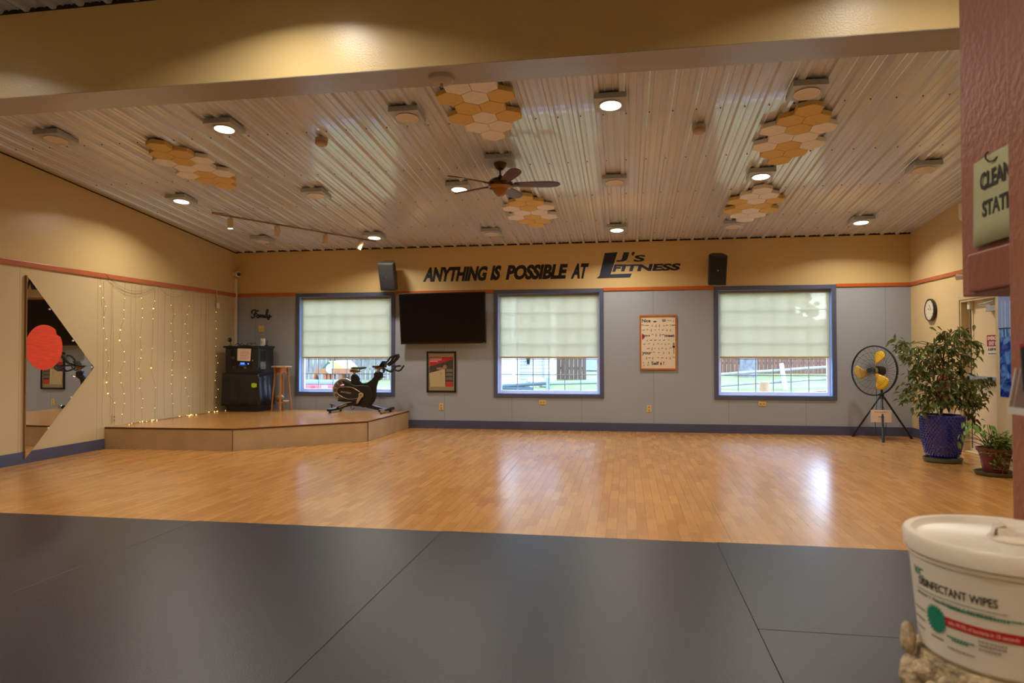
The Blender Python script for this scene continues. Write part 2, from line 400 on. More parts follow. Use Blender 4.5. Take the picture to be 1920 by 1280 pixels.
# beam
BY0, BY1, BZ = 4.29, 4.605, 3.21
m = MB(); m.hexa([(XL, BY0, BZ+.004), (XR, BY0, BZ+.004), (XR, BY1, BZ+.004), (XL, BY1, BZ+.004), (XL, BY0, cz(BY0)+.03), (XR, BY0, cz(BY0)+.03), (XR, BY1, cz(BY1)+.03), (XL, BY1, cz(BY1)+.03)])
m.mi = 1; m.bb((XL, BY0+.002, BZ), (XR, BY1-.002, BZ+.006)); m.mi = 2; m.bb((XL, BY0-.006, cz(BY0)-NEAR_DROP-.004), (XR, BY0, cz(BY0)-NEAR_DROP+.03))
struct('trim_6', m, [yellow_wall, beam_under, dark_gap])

# rubber mats
rows = [(-7.17, -5.30, YB+.02, 4.86), (-5.298, -3.3405, YB+.02, 4.865), (-3.338, -1.349, YB+.02, 4.88), (-1.346, .611, YB+.02, 4.895), (.6135, 2.56, 3.4025, 4.91), (.6135, 2.56, .2, 3.399), (2.566, 4.44, .2, 4.915)]
labs = ['charcoal rubber mat along the left wall at the wood floor edge', 'charcoal rubber mat strip between left wall mat and left middle mat', 'charcoal rubber mat strip left of the long centre seam',
        'large charcoal rubber mat between the two long seams in the foreground', 'charcoal rubber mat touching wood floor, just left of the wipes bucket', 'charcoal rubber mat in the near right foreground beside the wipes bucket', 'charcoal rubber mat at far right behind the wipes bucket']
for (a, b, c, d), l in zip(rows, labs):
    tag(MB().bb((a, c, .0005), (b, d, .008)).build('rubber_floor_mat', rubber_m, bevel=.002), l, 'floor mat', 'charcoal rubber floor mats')
# welded seams of the vinyl
m = MB()
for p0, p1 in (((-1.40, 10.9), (-1.21, 4.93)), ((.80, 10.9), (.722, 4.93)), ((-3.55, 10.9), (-3.5, 9.8))):
    a = Vector((*p0, .0006)); b = Vector((*p1, .0006)); m.prism([a-X_*.0022, a+X_*.0022, b+X_*.0022, b-X_*.0022], (0, 0, .0008))
struct('trim_7', m, mat('vinyl_seam', (150, 104, 58), .5))

# windows
for wi, (a, b) in enumerate(WINS):
    w = bpy.data.objects.new('window_%d' % (wi+1), None); COL.objects.link(w); w.location = ((a+b)/2, D, WZ0); w['kind'] = 'structure'
    m = MB(); m.bb((a, D-.02, WZ0), (a+CW, D, WZ1)).bb((b-CW, D-.02, WZ0), (b, D, WZ1)).bb((a+CW, D-.02, WZ1-CW), (b-CW, D, WZ1)).bb((a+CW, D-.02, WZ0), (b-CW, D, WZ0+CW))
    m.build('casing', casing_m, w, bevel=.005)
    ia, ib = a+CW, b-CW; t = .006
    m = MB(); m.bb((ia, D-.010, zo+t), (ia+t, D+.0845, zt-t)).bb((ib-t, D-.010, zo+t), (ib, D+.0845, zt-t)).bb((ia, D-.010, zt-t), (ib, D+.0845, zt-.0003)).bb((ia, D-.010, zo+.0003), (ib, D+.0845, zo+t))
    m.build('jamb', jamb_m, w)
    y0, y1 = D+.085, D+.13; f = .055
    m = MB(); m.bb((ia, y0, zo), (ia+f, y1, zt)).bb((ib-f, y0, zo), (ib, y1, zt)).bb((ia+f, y0, zt-f), (ib-f, y1, zt)).bb((ia+f, y0, zo), (ib-f, y1, zo+f))
    m.build('sash_frame', white_vinyl, w, bevel=.004)
    g0, g1, h0, h1 = ia+f, ib-f, zo+f, zt-f
    m = MB()
    for k in range(1, 6): xx = g0+(g1-g0)*k/6; m.bb((xx-.007, D+.104, h0), (xx+.007, D+.116, h1))
    for k in range(1, 6): zz = h0+(h1-h0)*k/6; m.bb((g0, D+.1045, zz-.007), (g1, D+.1155, zz+.007))
    m.build('muntin_grid', mat('shade_tinted_muntin', (168, 184, 200), .4), w)  # white muntins; the slate tint puts their shaded room side into the colour
    MB().bb((g0-.005, D+.108, h0-.005), (g1+.005, D+.112, h1+.005)).build('pane', glass_m, w)
    # roller shade
    zb = 1.238; s = thing('roller_shade', ((a+b)/2, D+.04, zb), ['translucent cream roller shade on the window behind the exercise bike', 'translucent cream roller shade on the window right of the television', 'translucent cream roller shade on the window left of the pedestal fan'][wi], 'window shade', 'cream roller shades')
    fa, fb = ia+.03, ib-.03
    MB().bb((fa, D+.050, zb+.02), (fb, D+.0512, zt-.045)).build('shade_fabric', shade_m, s)
    MB().cyl((fa-.015, D+.062, zt-.032), (fb+.015, D+.062, zt-.032), .017, n=20).build('roller_tube', mat('taupe_shade_tube', (150, 132, 112), .6), s, smooth=True)
    MB().bb((fa, D+.042, zb), (fb, D+.060, zb+.028)).build('hem_bar', mat('tan_hem_bar', (196, 164, 118), .6), s, bevel=.004)
    cx = fa-.012; pts = [(cx, D+.03, zt-.04), (cx, D+.03, 1.0)]
    MB().tube(pts, .002).tube([(cx+.006, D+.024, zt-.04), (cx+.006, D+.024, 1.0)], .002).build('bead_chain', white_p, s)

# stage
SZ = .302
ST = [(XL+.003, 8.415), (-5.296, 8.505), (-3.86, 9.79), (-3.826, D-.003), (XL+.003, D-.003)]
st = thing('stage_platform', (-5.5, 10.2, 0), 'low corner stage with wood look top, dark edge and beige skirt', 'stage')
m = MB(); m.prism([(p[0], p[1], SZ-.004) for p in ST], (0, 0, .006)); m.build('deck_surface', vinyl_m, st)
m = MB(); m.prism([(p[0]+(.0 if i in (0, 4) else -.006), p[1]+.006*(i < 3), 0) for i, p in enumerate(ST)], (0, 0, SZ-.022)); m.build('skirt', mat('beige_stage_skirt', (184, 158, 118), .5, var=.10, vscale=3, bump=.1), st)
m = MB(); m.prism([(p[0], p[1], SZ-.022) for p in ST], (0, 0, .0185)); m.build('edge_band', mat('dark_brown_edge_band', (66, 42, 32), .5), st)
for p in (ST[1], ST[2]): MB().box((p[0], p[1]-.001, (SZ-.022)/2), (.010, .010, SZ-.024)).build('corner_strip', mat('skirt_corner', (120, 100, 74), .6), st)

# exit door
d = bpy.data.objects.new('door_1', None); COL.objects.link(d); d.location = (XR, (DY0+DY1)/2, 0); d['kind'] = 'structure'
m = MB(); fw = .055
for y0, y1, z0, z1 in ((DY1, DY1+fw, 0, DZ+fw), (DY0-fw, DY0, 0, DZ+fw), (DY0, DY1, DZ, DZ+fw)): m.bb((XR-.016, y0, z0), (XR, y1, z1))
m.bb((XR-.004, DY1-.03, 0), (XR+.15, DY1, DZ)).bb((XR-.004, DY0, 0), (XR+.15, DY0+.03, DZ)).bb((XR-.004, DY0+.03, DZ-.03), (XR+.15, DY1-.03, DZ))
m.bb((XR+.02, DY0+.03, 0), (XR+.15, DY1-.03, .013)); m.build('door_frame', mat('cream_door_frame', (206, 184, 140), .45), d, bevel=.003)
MB().bb((XR+.085, DY0+.03, .01), (XR+.125, DY1-.03, DZ-.03)).build('door_slab', mat('cream_door_paint', (222, 200, 156), .45), d)
pb = MB().bb((XR+.015, DY0+.06, .955), (XR+.075, DY1-.12, 1.02)).bb((XR+.015, DY1-.2, .94), (XR+.085, DY1-.12, 1.035)).build('push_bar', mat('grey_push_bar', (150, 150, 146), .35, metal=.3), d, bevel=.006)
MB().bb((XR+.008, 9.30, .962), (XR+.0155, 9.40, 1.012)).build('dead_latch', black_p, pb)
MB().cyl((XR+.06, DY1-.15, 1.03), (XR+.06, DY1-.15, 1.93), .008).cyl((XR+.06, DY1-.15, .06), (XR+.06, DY1-.15, .955), .008).build('vertical_rod', mat('grey_rod', (120, 116, 110), .4, metal=.5), d, smooth=True)
MB().bb((XR+.03, DY1-.185, 1.90), (XR+.085, DY1-.115, 2.0)).build('top_latch_case', white_p, d, bevel=.008)
cl = MB().bb((XR+.02, 9.15, 1.84), (XR+.085, 9.45, 1.91)).build('closer_body', mat('grey_closer', (166, 170, 168), .4, metal=.3), d, bevel=.005)
MB().tube([(XR+.04, 9.36, 1.915), (XR+.02, 9.62, 1.94)], .009).tube([(XR+.02, 9.62, 1.945), (XR+.04, 9.30, 1.975)], .009).build('closer_arm', chrome, cl)

# ------------------------------------------------------------------ far-wall things
# slogan
o0 = Vector((-3.60, D-.0005, 2.598)); s = thing('wall_lettering', o0, 'black slanted slogan ANYTHING IS POSSIBLE AT painted on yellow wall', 'lettering')
words = [('ANYTHING', 793, 916), ('IS', 919, 942), ('POSSIBLE', 948, 1066), ('AT', 1070, 1105)]
for wd, a, b in words:
    pa, pb_ = far(a, 525), far(b, 520); h = .262; w = (pb_.x-pa.x)-.22*h
    MB().text(wd, (pa.x, D-.0005, 2.598+.006*(wd != 'ANYTHING')), X_, Z_, w, h, shear=.2, bold=.05, depth=.003, spacing=.96).build('word', mat('black_vinyl_letters', (16, 17, 26), .5), s)
def Z3(x, y, ox=680, oy=440, k=3.0): return far(ox+x/k, oy+y/k)
lg = thing('wall_logo', Z3(1316, 245), "navy LJ's FITNESS logo with oversized L on yellow wall", 'logo')
pts = [Z3(*q) for q in [(1316, 245), (1332, 230), (1362, 103), (1433, 98), (1398, 212), (1394, 222), (1514, 218), (1504, 240)]]
MB().prism([Vector((p.x, D, p.z)) for p in pts], (0, -.004, 0)).build('large_letter', navy, lg)
def tbox(body, x0, y0, x1, y1, shear, bold, parent, name='small_lettering', m_=None):
    a = Z3(x0, y1); b = Z3(x1, y0); h = b.z-a.z; w = b.x-a.x-shear*h
    return MB().text(body, (a.x, D-.0005, a.z), X_, Z_, w, h, shear=shear, bold=bold, depth=.003).build(name, m_ or navy, parent)
tbox("J", 1424, 98, 1500, 152, .3, .03, lg); tbox("S", 1522, 113, 1594, 152, .3, .03, lg); tbox("'", 1510, 97, 1532, 116, .3, .03, lg)
tbox("F", 1404, 166, 1458, 209, .3, .045, lg); tbox("ITNESS", 1452, 160, 1793, 207, .3, .045, lg)
MB().prism([Z3(1436, 167)+Y_*0, Z3(1480, 166), Z3(1474, 178), Z3(1432, 179)], (0, -.004, 0)).build('serif_bar', navy, lg)

# Family script
def R1(x, y): p = far(430+x/5.486, 460+y/5.486); return Vector((p.x, D-.012, p.z))
strokes = [[(236, 700), (232, 690), (240, 672), (258, 664), (275, 668), (292, 676), (305, 668)], [(278, 670), (268, 705), (258, 738), (245, 746), (232, 742), (230, 730)], [(250, 712), (270, 704), (288, 700)],
    [(312, 716), (296, 714), (284, 728), (290, 742), (302, 740), (312, 716), (312, 742)], [(318, 742), (322, 718), (330, 716), (331, 742)], [(331, 722), (342, 716), (344, 742)], [(344, 722), (355, 716), (358, 742), (366, 738)],
    [(368, 716), (366, 738), (374, 742)], [(374, 740), (394, 700), (402, 668), (394, 658), (384, 680), (382, 735), (390, 744)], [(398, 712), (396, 734), (408, 736), (418, 712)], [(418, 712), (414, 748), (404, 762), (396, 752), (412, 740), (438, 730)]]
m = MB()
for s_ in strokes:
    q = [R1(*p) for p in s_]; pp = []
    for i in range(len(q)-1):
        for t in (0, .33, .66):
            a = q[max(i-1, 0)]; b = q[i]; c = q[i+1]; e = q[min(i+2, len(q)-1)]
            pp.append(.5*((2*b)+(-a+c)*t+(2*a-5*b+4*c-e)*t*t+(-a+3*b-3*c+e)*t**3))
    pp.append(q[-1]); m.tube(pp, .011, 6)
f = tag(m.build('script_sign', mat('navy_script_metal', (14, 18, 44), .4), smooth=True), 'navy cursive wall sign reading Family above the black equipment cabinet', 'sign')

# outlets and switch plates
def plate(x, z, w, h, kind, label, wall='far', y=None, m_=None, group=None):
    if wall == 'far': P = lambda a, b, c: Vector((x+a, D-b, z+c))
    elif wall == 'left': P = lambda a, b, c: Vector((XL+b, x+a, z+c))
    e = thing('outlet_cover' if 'out' in kind else 'switch_plate' if kind == 'switch' else 'junction_cover', P(0, 0, 0), label, 'outlet' if 'out' in kind else 'switch' if kind == 'switch' else 'cover plate', group)
    MB().bb(P(-w/2, 0, -h/2), P(w/2, .008, h/2)).build('plate', m_ or ivory, e, bevel=.003)
    if 'out' in kind:
        for sgn in (-1, 1):
            c = (0, sgn*h*.22) if h > w else (sgn*w*.22, 0)
            k = MB().cyl(P(c[0], .007, c[1]), P(c[0], .012, c[1]), .017, n=14).build('socket', amber, e, smooth=True)
            MB().bb(P(c[0]-.008, .0119, c[1]-.005), P(c[0]-.005, .0126, c[1]+.006)).bb(P(c[0]+.005, .0119, c[1]-.005), P(c[0]+.008, .0126, c[1]+.006)).build('slot', ink, k)
    elif kind == 'switch':
        for sgn in (-1, 1): MB().bb(P(sgn*.028-.006, .007, -.012), P(sgn*.028+.006, .02, .012)).build('toggle', ivory, e)
    else:
        for sgn in (-1, 1): MB().cyl(P(0, .007, sgn*h*.3), P(0, .0095, sgn*h*.3), .004, n=8).build('screw', tan_metal, e)
    return e
plate(-3.235, .382, .075, .118, 'outlet', 'upright ivory outlet below the framed red poster', group='ivory wall outlets')
plate(-1.432, .477, .118, .075, 'outlet', 'sideways ivory outlet under the middle window', group='ivory wall outlets')
plate(.375, .388, .075, .118, 'outlet', 'upright ivory outlet below the yoga poster', group='ivory wall outlets')
plate(2.194, .489, .118, .075, 'outlet', 'sideways ivory outlet under the right window', group='ivory wall outlets')
plate(-6.69, 1.785, .118, .118, 'switch', 'square ivory switch plate under the cursive wall sign')
plate(-6.78, 2.99, .08, .12, 'cover', 'yellow painted cover plate on upper wall in the left corner', m_=yellow_wall, group='painted cover plates')
plate(4.145, 2.985, .08, .12, 'cover', 'yellow painted cover plate on upper wall near the right corner', m_=yellow_wall, group='painted cover plates')
p = lw(213, 786); plate(p.y, p.z+.01, .075, .118, 'outlet', 'ivory outlet on left wall at the front of the stage', wall='left', group='ivory wall outlets', m_=cream_wall)
p = lw(401, 616); plate(p.y, p.z, .118, .118, 'switch', 'cream switch plate on left wall among the fairy lights', wall='left', m_=cream_wall)

# television
tl, tr_, br, bl = at(747, 550.5, D-.30), at(909.5, 546.5, D-.30), at(911, 643.5, D-.14), at(751.5, 645.5, D-.14)
tv = thing('television', ((tl+br)/2+Vector((0, .1, 0))), 'large black flat screen television tilted down on the grey wall', 'television')
nrm = (tr_-tl).cross(bl-tl).normalized()
if nrm.y > 0: nrm = -nrm
m = MB(); k = -nrm*.045; m.hexa([bl, br, br+k, bl+k, tl, tr_, tr_+k, tl+k]); m.build('cabinet', black_p, tv, bevel=.004)
ux = (tr_-tl).normalized(); uz = (tl-bl).normalized(); i = .014
m = MB(); q = [tl+ux*i-uz*i, tr_-ux*i-uz*i, br-ux*i+uz*.026, bl+ux*i+uz*.026]; m.prism([v+nrm*.0015 for v in q], -nrm*.002); m.build('screen', screen_m, tv)
mid = (tl+br)/2
MB().bb((mid.x-.25, D-.02, mid.z-.2), (mid.x+.25, D-.001, mid.z+.2)).box((mid.x-.12, D-.10, mid.z+.02), (.04, .18, .34)).box((mid.x+.12, D-.10, mid.z+.02), (.04, .18, .34)).build('wall_bracket', black_m, tv)
MB().box(br-ux*.03+uz*.012+nrm*.001, (.03, .003, .008)).build('badge', chrome, tv)

# loudspeakers (front face corners traced on their planes)
def speaker(pf, Yt, Yb, dep, label, top_up=.0):
    (x0, y0), (x1, y1), (x2, y2), (x3, y3) = pf      # TL TR BR BL
    a, b, c, e = at(x0, y0, Yt), at(x1, y1, Yt), at(x2, y2, Yb), at(x3, y3, Yb)
    o = thing('loudspeaker', ((a+c)/2+Vector((0, .15, 0))), label, 'speaker', 'wall loudspeakers')
    nn = (b-a).cross(e-a).normalized()
    if nn.y > 0: nn = -nn
    u = (b-a).normalized(); back = -nn*dep; w = (b-a).length
    m = MB(); ins = u*w*.2
    bot = [e, c, c+back*.45, c+back-ins, e+back+ins, e+back*.45]; top = [a, b, b+back*.45, b+back-ins, a+back+ins, a+back*.45]
    B_ = [m.bm.verts.new(v) for v in bot]; T_ = [m.bm.verts.new(v) for v in top]
    m._f(B_[::-1]); m._f(T_)
    for k in range(6): m._f([B_[k], B_[(k+1) % 6], T_[(k+1) % 6], T_[k]])
    m.build('enclosure', mat('charcoal_speaker_cabinet', (40, 38, 38), .55), o, bevel=.012)
    v = (a-e).normalized(); hh = (a-e).length
    q = [e+u*.014+v*.02, c-u*.014+v*.02, b-u*.014-v*.02, a+u*.014-v*.02]
    MB().prism([p+nn*.010 for p in q], -nn*.011).build('grille', mat('black_speaker_grille', (24, 22, 22), .7, bump=.6, bscale=400), o, bevel=.006)
    ce = (e+c)/2+v*hh*.5+nn*.0105
    MB().prism([ce-u*.012+v*.012, ce+u*.012+v*.012, ce-v*.014], nn*.002).build('badge', chrome, o)
    bc = (a+c)/2+back*.9
    MB().box((bc.x, (bc.y+D)/2, bc.z), (.06, max(.02, D-bc.y), .16)).build('wall_bracket', black_m, o)
    return o
speaker([(707, 493.5), (737, 493.5), (742.5, 545), (713.5, 545)], D-.52, D-.36, .24, 'black loudspeaker tilted down on the wall above the television')
speaker([(1330, 479.5), (1364.5, 479.5), (1361.5, 535), (1328, 535)], D-.52, D-.36, .24, 'black loudspeaker on the wall at top left of the right window')

# framed red poster below the television
def wallbox(x0, z0, x1, z1, y0, y1): return MB().bb((x0, D-y0, z0), (x1, D-y1, z1))
a = far(800.5, 735); b = far(855.5, 658.5); x0, z0, x1, z1 = a.x, a.z, b.x, b.z
pf = thing('framed_poster', (x0, D, z0), 'black framed poster with red header and beige diagram below television', 'poster')
m = MB(); t = .032
for q in ((x0, z0, x0+t, z1), (x1-t, z0, x1, z1), (x0+t, z1-t, x1-t, z1), (x0+t, z0, x1-t, z0+t)): m.bb((q[0], D-.025, q[1]), (q[2], D, q[3]))
m.build('frame', black_m, pf, bevel=.003)
wallbox(x0+t, z0+t, x1-t, z1-t, .010, 0).build('mat_board', mat('olive_beige_mat', (168, 148, 112), .8), pf)
ww, hh = x1-x0, z1-z0
def U(u, v, dd=.0115): return Vector((x0+u*ww, D-dd, z0+v*hh))
def pp_(pts, mm, name='print', dd=.0115): MB().prism([U(*q, dd) for q in pts], (0, -.0006, 0)).build(name, mm, pf)
prn = [((.09, .15), (.9, .15), (.9, .86), (.09, .86))]
pp_(prn[0], mat('dark_photo_print', (62, 52, 46), .6, var=.4, vscale=14), 'printed_sheet')
pp_([(.09, .86), (.9, .86), (.9, .81), (.09, .63)], mat('red_poster_ink', (190, 22, 24), .6), 'red_header', .0122)
pp_([(.09, .47), (.62, .57), (.64, .13), (.11, .13)], mat('beige_diagram_paper', (206, 180, 132), .7), 'diagram_panel', .0122)
pp_([(.66, .14), (.89, .14), (.89, .26), (.66, .26)], mat('orange_red_box', (200, 62, 40), .6), 'red_box', .0122)
for v0 in (.40, .30, .50): pp_([(.66, v0), (.88, v0), (.88, v0+.07), (.66, v0+.07)], mat('grey_caption_box', (120, 104, 92), .6), 'caption_box', .0122)
m = MB()
for v0, ln in ((.82, .40), (.785, .40), (.75, .26)):
    u = .11
    while u < .11+ln:
        w = random.uniform(.02, .05); m.prism([U(u, v0, .0126), U(u+w, v0, .0126), U(u+w, v0+.018, .0126), U(u, v0+.018, .0126)], (0, -.0004, 0)); u += w+.012
m.build('header_print', paper, pf)
m = MB().ball(U(.46, .58, .0122), .03, sc=(2.4, .02, .8)).ball(U(.62, .62, .0122), .035, sc=(1.0, .02, 1.1)); m.build('photo_hands', mat('skin_tone_print', (168, 122, 84), .7), pf)
m = MB()
for u in (.46, .50): m.tube([U(u, .46, .0127), U(u, .3, .0127)], .001, 4); m.ball(U(u, .465, .0127), .006, sc=(1, .2, 1.4))
m.build('diagram_marks', ink_grey, pf)
MB().bb((x0+t, D-.0155, z0+t), (x1-t, D-.0148, z1-t)).build('glazing', glass_m, pf)

# yoga poster
a = far(1199.5, 693); b = far(1268.5, 590); x0, z0, x1, z1 = a.x, a.z, b.x, b.z; ww, hh = x1-x0, z1-z0
yp = thing('framed_yoga_poster', (x0, D, z0), 'orange wood framed chart of yoga poses reading Nice to meet your Self!', 'poster')
m = MB(); t = .024
for q in ((x0, z0, x0+t, z1), (x1-t, z0, x1, z1), (x0+t, z1-t, x1-t, z1), (x0+t, z0, x1-t, z0+t)): m.bb((q[0], D-.028, q[1]), (q[2], D, q[3]))
m.build('frame', pose_wood, yp, bevel=.003)
wallbox(x0+t, z0+t, x1-t, z1-t, .010, 0).build('chart_paper', mat('warm_chart_paper', (244, 222, 188), .7), yp)
def V(u, v, dd=.0105): return Vector((x0+t+u*(ww-2*t), D-dd, z0+t+(1-v)*(hh-2*t)))
m = MB()
for body, u, v, w, h in (('Nice', .03, .115, .25, .07), ('to', .62, .105, .11, .06), ('meet', .69, .40, .29, .055), ('your', .03, .75, .28, .065), ('Self', .30, .935, .22, .07), ('!', .65, .935, .022, .07)):
    m.text(body, V(u, v), X_, Z_, w*(ww-2*t), h*(hh-2*t), depth=.0008, bold=.03)
m.build('printed_words', mat('brown_black_ink', (58, 44, 34), .8), yp)
random.seed(3); m = MB()
for v, us in ((.09, (.80, .87, .95)), (.175, (.03, .08, .15, .21, .33, .44, .54, .67, .76, .86, .92, .97)), (.265, (.08, .19, .30, .42, .53, .64, .76, .86)), (.355, (.34, .44, .56, .64)), (.46, (.18, .30, .42, .55, .68, .81)), (.535, (.10, .24, .37, .5, .61, .71, .81)),
              (.62, (.22, .32, .41, .52, .62, .73, .86)), (.70, (.38, .52, .66, .82)), (.80, (.16, .25, .34, .50, .62, .74, .85, .95)), (.885, (.07, .21)), (.94, (.08, .21))):
    for u in us:
        c = V(u, v); k = random.random(); w = random.uniform(.010, .020)
        if k < .4: m.tube([c+Vector((-w, 0, 0)), c+Vector((0, 0, w)), c+Vector((w, 0, 0))], .0035, 5)
        elif k < .7: m.tube([c+Vector((0, 0, -w)), c+Vector((.002, 0, w))], .004, 5); m.tube([c+Vector((-w*.6, 0, -w)), c+Vector((w*.6, 0, -w))], .003, 5)
        else: m.tube([c+Vector((-w*1.2, 0, 0)), c+Vector((w*.2, 0, .004)), c+Vector((w, 0, .008))], .0045, 5)
for u0, v0, u1, v1 in ((.34, .10, .50, .115),): m.ball(V(.41, .10), .02, sc=(1.6, .03, .6))
m.ball(V(.955, .585), .02, sc=(1.1, .03, 1.1)).tube([V(.955, .61), V(.96, .72)], .004, 5)
pf2 = m.build('pose_figures', mat('dark_figure_print', (60, 44, 42), .8), yp); pf2['kind'] = 'stuff'
m = MB(); m.prism([V(.03, .33), V(.09, .35), V(.11, .385), V(.09, .42), V(.03, .45)], (0, -.0006, 0)); m.ball(V(.24, .37), .012, sc=(1.2, .03, 1)); m.ball(V(.58, .91), .02, sc=(.8, .03, 1.2)); m.build('red_figures', ink_red, yp)
MB().prism([V(.06, .355), V(.2, .355), V(.2, .385), V(.06, .385)], (0, -.0006, 0)).ball(V(.955, .535), .02, sc=(.9, .03, 1.4)).build('grey_figures', label_grey, yp)
m = MB(); m.bb((x0+t, D-.0145, z0+t), (x1-t, D-.014, z1-t)); m.build('glazing', glass_m, yp)

# security camera, conduit, webcam
c = Vector((XL+.10, D-.12, 2.80)); sc_ = thing('security_camera', c, 'small white round security camera high in the left corner', 'camera')
MB().cyl((XL, D-.12, 2.80), (XL+.05, D-.12, 2.80), .03).build('mount', white_p, sc_, smooth=True)
MB().ball(c, .055, 20, 12).build('housing', white_p, sc_, smooth=True)
dr = (Vector((0, 4, 1.0))-c).normalized(); MB().cyl(c+dr*.035, c+dr*.058, .033, n=20).build('lens_face', black_p, sc_, smooth=True)
MB().bb((XL+.001, D-.07, SZ+.9), (XL+.035, D-.036, 2.72)).build('x', white_p)
o = bpy.data.objects['x']; o.name = 'cable_raceway'; tag(o, 'vertical cream cable raceway running down the left corner', 'cable cover')

# wall clock on right wall
cy_, czz = 10.91, 1.955; ck = thing('wall_clock', (XR, cy_, czz), 'round black rimmed wall clock on the cream right wall', 'clock')
MB().lathe([(.0, 0), (.155, 0), (.168, .02), (.165, .045), (.15, .05), (.145, .038), (.0, .038)], (XR, cy_, czz), 40, (-1, 0, 0)).build('rim', mat('dark_wood_rim', (26, 18, 22), .3, coat=.4), ck, smooth=True)
fc = MB().cyl((XR-.036, cy_, czz), (XR-.0395, cy_, czz), .146, n=40).build('dial', mat('clock_dial', (214, 204, 180), .6), ck)
m = MB()
for k in range(12):
    a = k*math.pi/6; m.box((XR-.0402, cy_+math.sin(a)*.118, czz+math.cos(a)*.118), (.001, .006, .022), Euler((-a, 0, 0)))
m.build('hour_marks', ink, fc)
MB().box((XR-.042, cy_+.025, czz+.012), (.0012, .07, .008), Euler((.5, 0, 0))).build('hour_hand', ink, ck)
MB().box((XR-.0435, cy_-.03, czz+.035), (.0012, .008, .11), Euler((-.6, 0, 0))).build('minute_hand', ink, ck)
# exit sign on the door
xs_ = XR+.084
ya, yb_ = 9.55, 9.14; es = thing('exit_sign', (xs_, (ya+yb_)/2, 1.45), 'red and white EMERGENCY EXIT ONLY sign on the cream door', 'sign')
MB().bb((xs_-.003, yb_, 1.285), (xs_, ya, 1.545)).build('sign_plate', mat('white_sign_plate', (222, 214, 200), .5), es)
MB().bb((xs_-.004, yb_, 1.40), (xs_-.003, ya, 1.545)).build('red_field', mat('sign_red', (158, 24, 40), .5), es)
m = MB().text('EMERGENCY', (xs_-.004, ya-.02, 1.482), -Y_, Z_, .37, .045, bold=.03, depth=.001); m.text('EXIT ONLY', (xs_-.004, ya-.05, 1.415), -Y_, Z_, .31, .048, bold=.03, depth=.001); m.build('white_words', mat('white_sign_ink', (232, 222, 210), .5), es)
m = MB().text('ALARM WILL SOUND', (xs_-.003, ya-.02, 1.345), -Y_, Z_, .37, .04, bold=.02, depth=.001)
for k in range(9): m.bb((xs_-.004, ya-.03-k*.04, 1.303), (xs_-.003, ya-.06-k*.04, 1.315))
m.build('black_words', ink, es)
# white cooler with blue glass panel in front of the door's right half
cb = thing('upright_cooler', (XR-.14, 8.3, 0), 'tall white cabinet with blue glass front right of the exit door', 'cooler')
xc = 4.20
MB().bb((xc, 7.65, 0), (XR-.02, 8.64, 2.35)).build('cabinet', mat('cream_white_enamel', (206, 188, 150), .45, var=.05, vscale=3), cb, bevel=.01)
def blue_mat():
    m = bpy.data.materials.new('blue_panel_graphic'); m.use_nodes = True; N = m.node_tree.nodes; L = m.node_tree.links; b = N['Principled BSDF']
    tc = N.new('ShaderNodeTexCoord'); n = N.new('ShaderNodeTexNoise'); n.inputs['Scale'].default_value = 9; n.inputs['Detail'].default_value = 6; n.inputs['Distortion'].default_value = 1
    L.new(tc.outputs['Object'], n.inputs['Vector']); s = N.new('ShaderNodeSeparateXYZ'); L.new(tc.outputs['Object'], s.inputs[0])
    r = N.new('ShaderNodeValToRGB'); e = r.color_ramp.elements; e[0].position = .42; e[0].color = (*lin((10, 40, 150)), 1); e[1].position = .66; e[1].color = (*lin((90, 150, 226)), 1)
    L.new(n.outputs[0], r.inputs[0]); L.new(r.outputs[0], b.inputs['Base Color']); b.inputs['Roughness'].default_value = .1
    return m
z1_, z0_ = rw(1876, 616, XR-xc).z, rw(1878, 743, XR-xc).z
MB().bb((xc-.006, 7.75, z0_), (xc, 8.54, z1_-.008)).build('graphic_panel', blue_mat(), cb)
MB().bb((xc-.006, 7.75, z1_+.008), (xc, 8.56, 2.2)).build('upper_panel', mat('lavender_blue_glass', (110, 120, 200), .12, spec=.7), cb)
MB().bb((xc-.008, 7.74, z1_-.008), (xc, 8.55, z1_+.008)).build('divider_strip', black_p, cb)
m = MB()
for yy in (8.47, 8.40, 8.31, 8.22): m.bb((xc-.0075, yy, 1.5), (xc-.006, yy+.016, 1.9))
m.build('light_stripe', mat('pale_blue_stripe', (150, 200, 240), .3), cb)
# mini split edge and motion sensor on right wall
ac = thing('wall_heater_unit', (XR, 9.3, 3.15), 'white wall unit high on right wall, mostly hidden by red post', 'heater')
ACY = hit(1797, 400, 0, XR-.16).y
MB().prism([(XR, 9.05, 3.03), (XR-.10, 9.05, 3.02), (XR-.16, 9.05, 3.08), (XR-.17, 9.05, 3.27), (XR-.12, 9.05, 3.30), (XR, 9.05, 3.30)], (0, ACY-9.05, 0)).build('housing', mat('white_heater_shell', (232, 220, 200), .4), ac, bevel=.012)
MB().bb((XR-.13, 9.10, 3.012), (XR-.05, ACY-.05, 3.024)).build('outlet_louver', black_p, ac)
ml = thing('emergency_light', (XR, 9.86, 2.30), 'small white lamp head on right wall under the rust trim', 'light')
MB().bb((XR-.06, 9.50, 2.24), (XR, 9.70, 2.36)).build('battery_box', white_p, ml, bevel=.008)
MB().cyl((XR-.06, 9.68, 2.31), (XR-.15, 9.80, 2.32), .024, .040, n=16).build('lamp_head', mat('pale_lamp_head', (226, 210, 204), .3), ml, smooth=True)
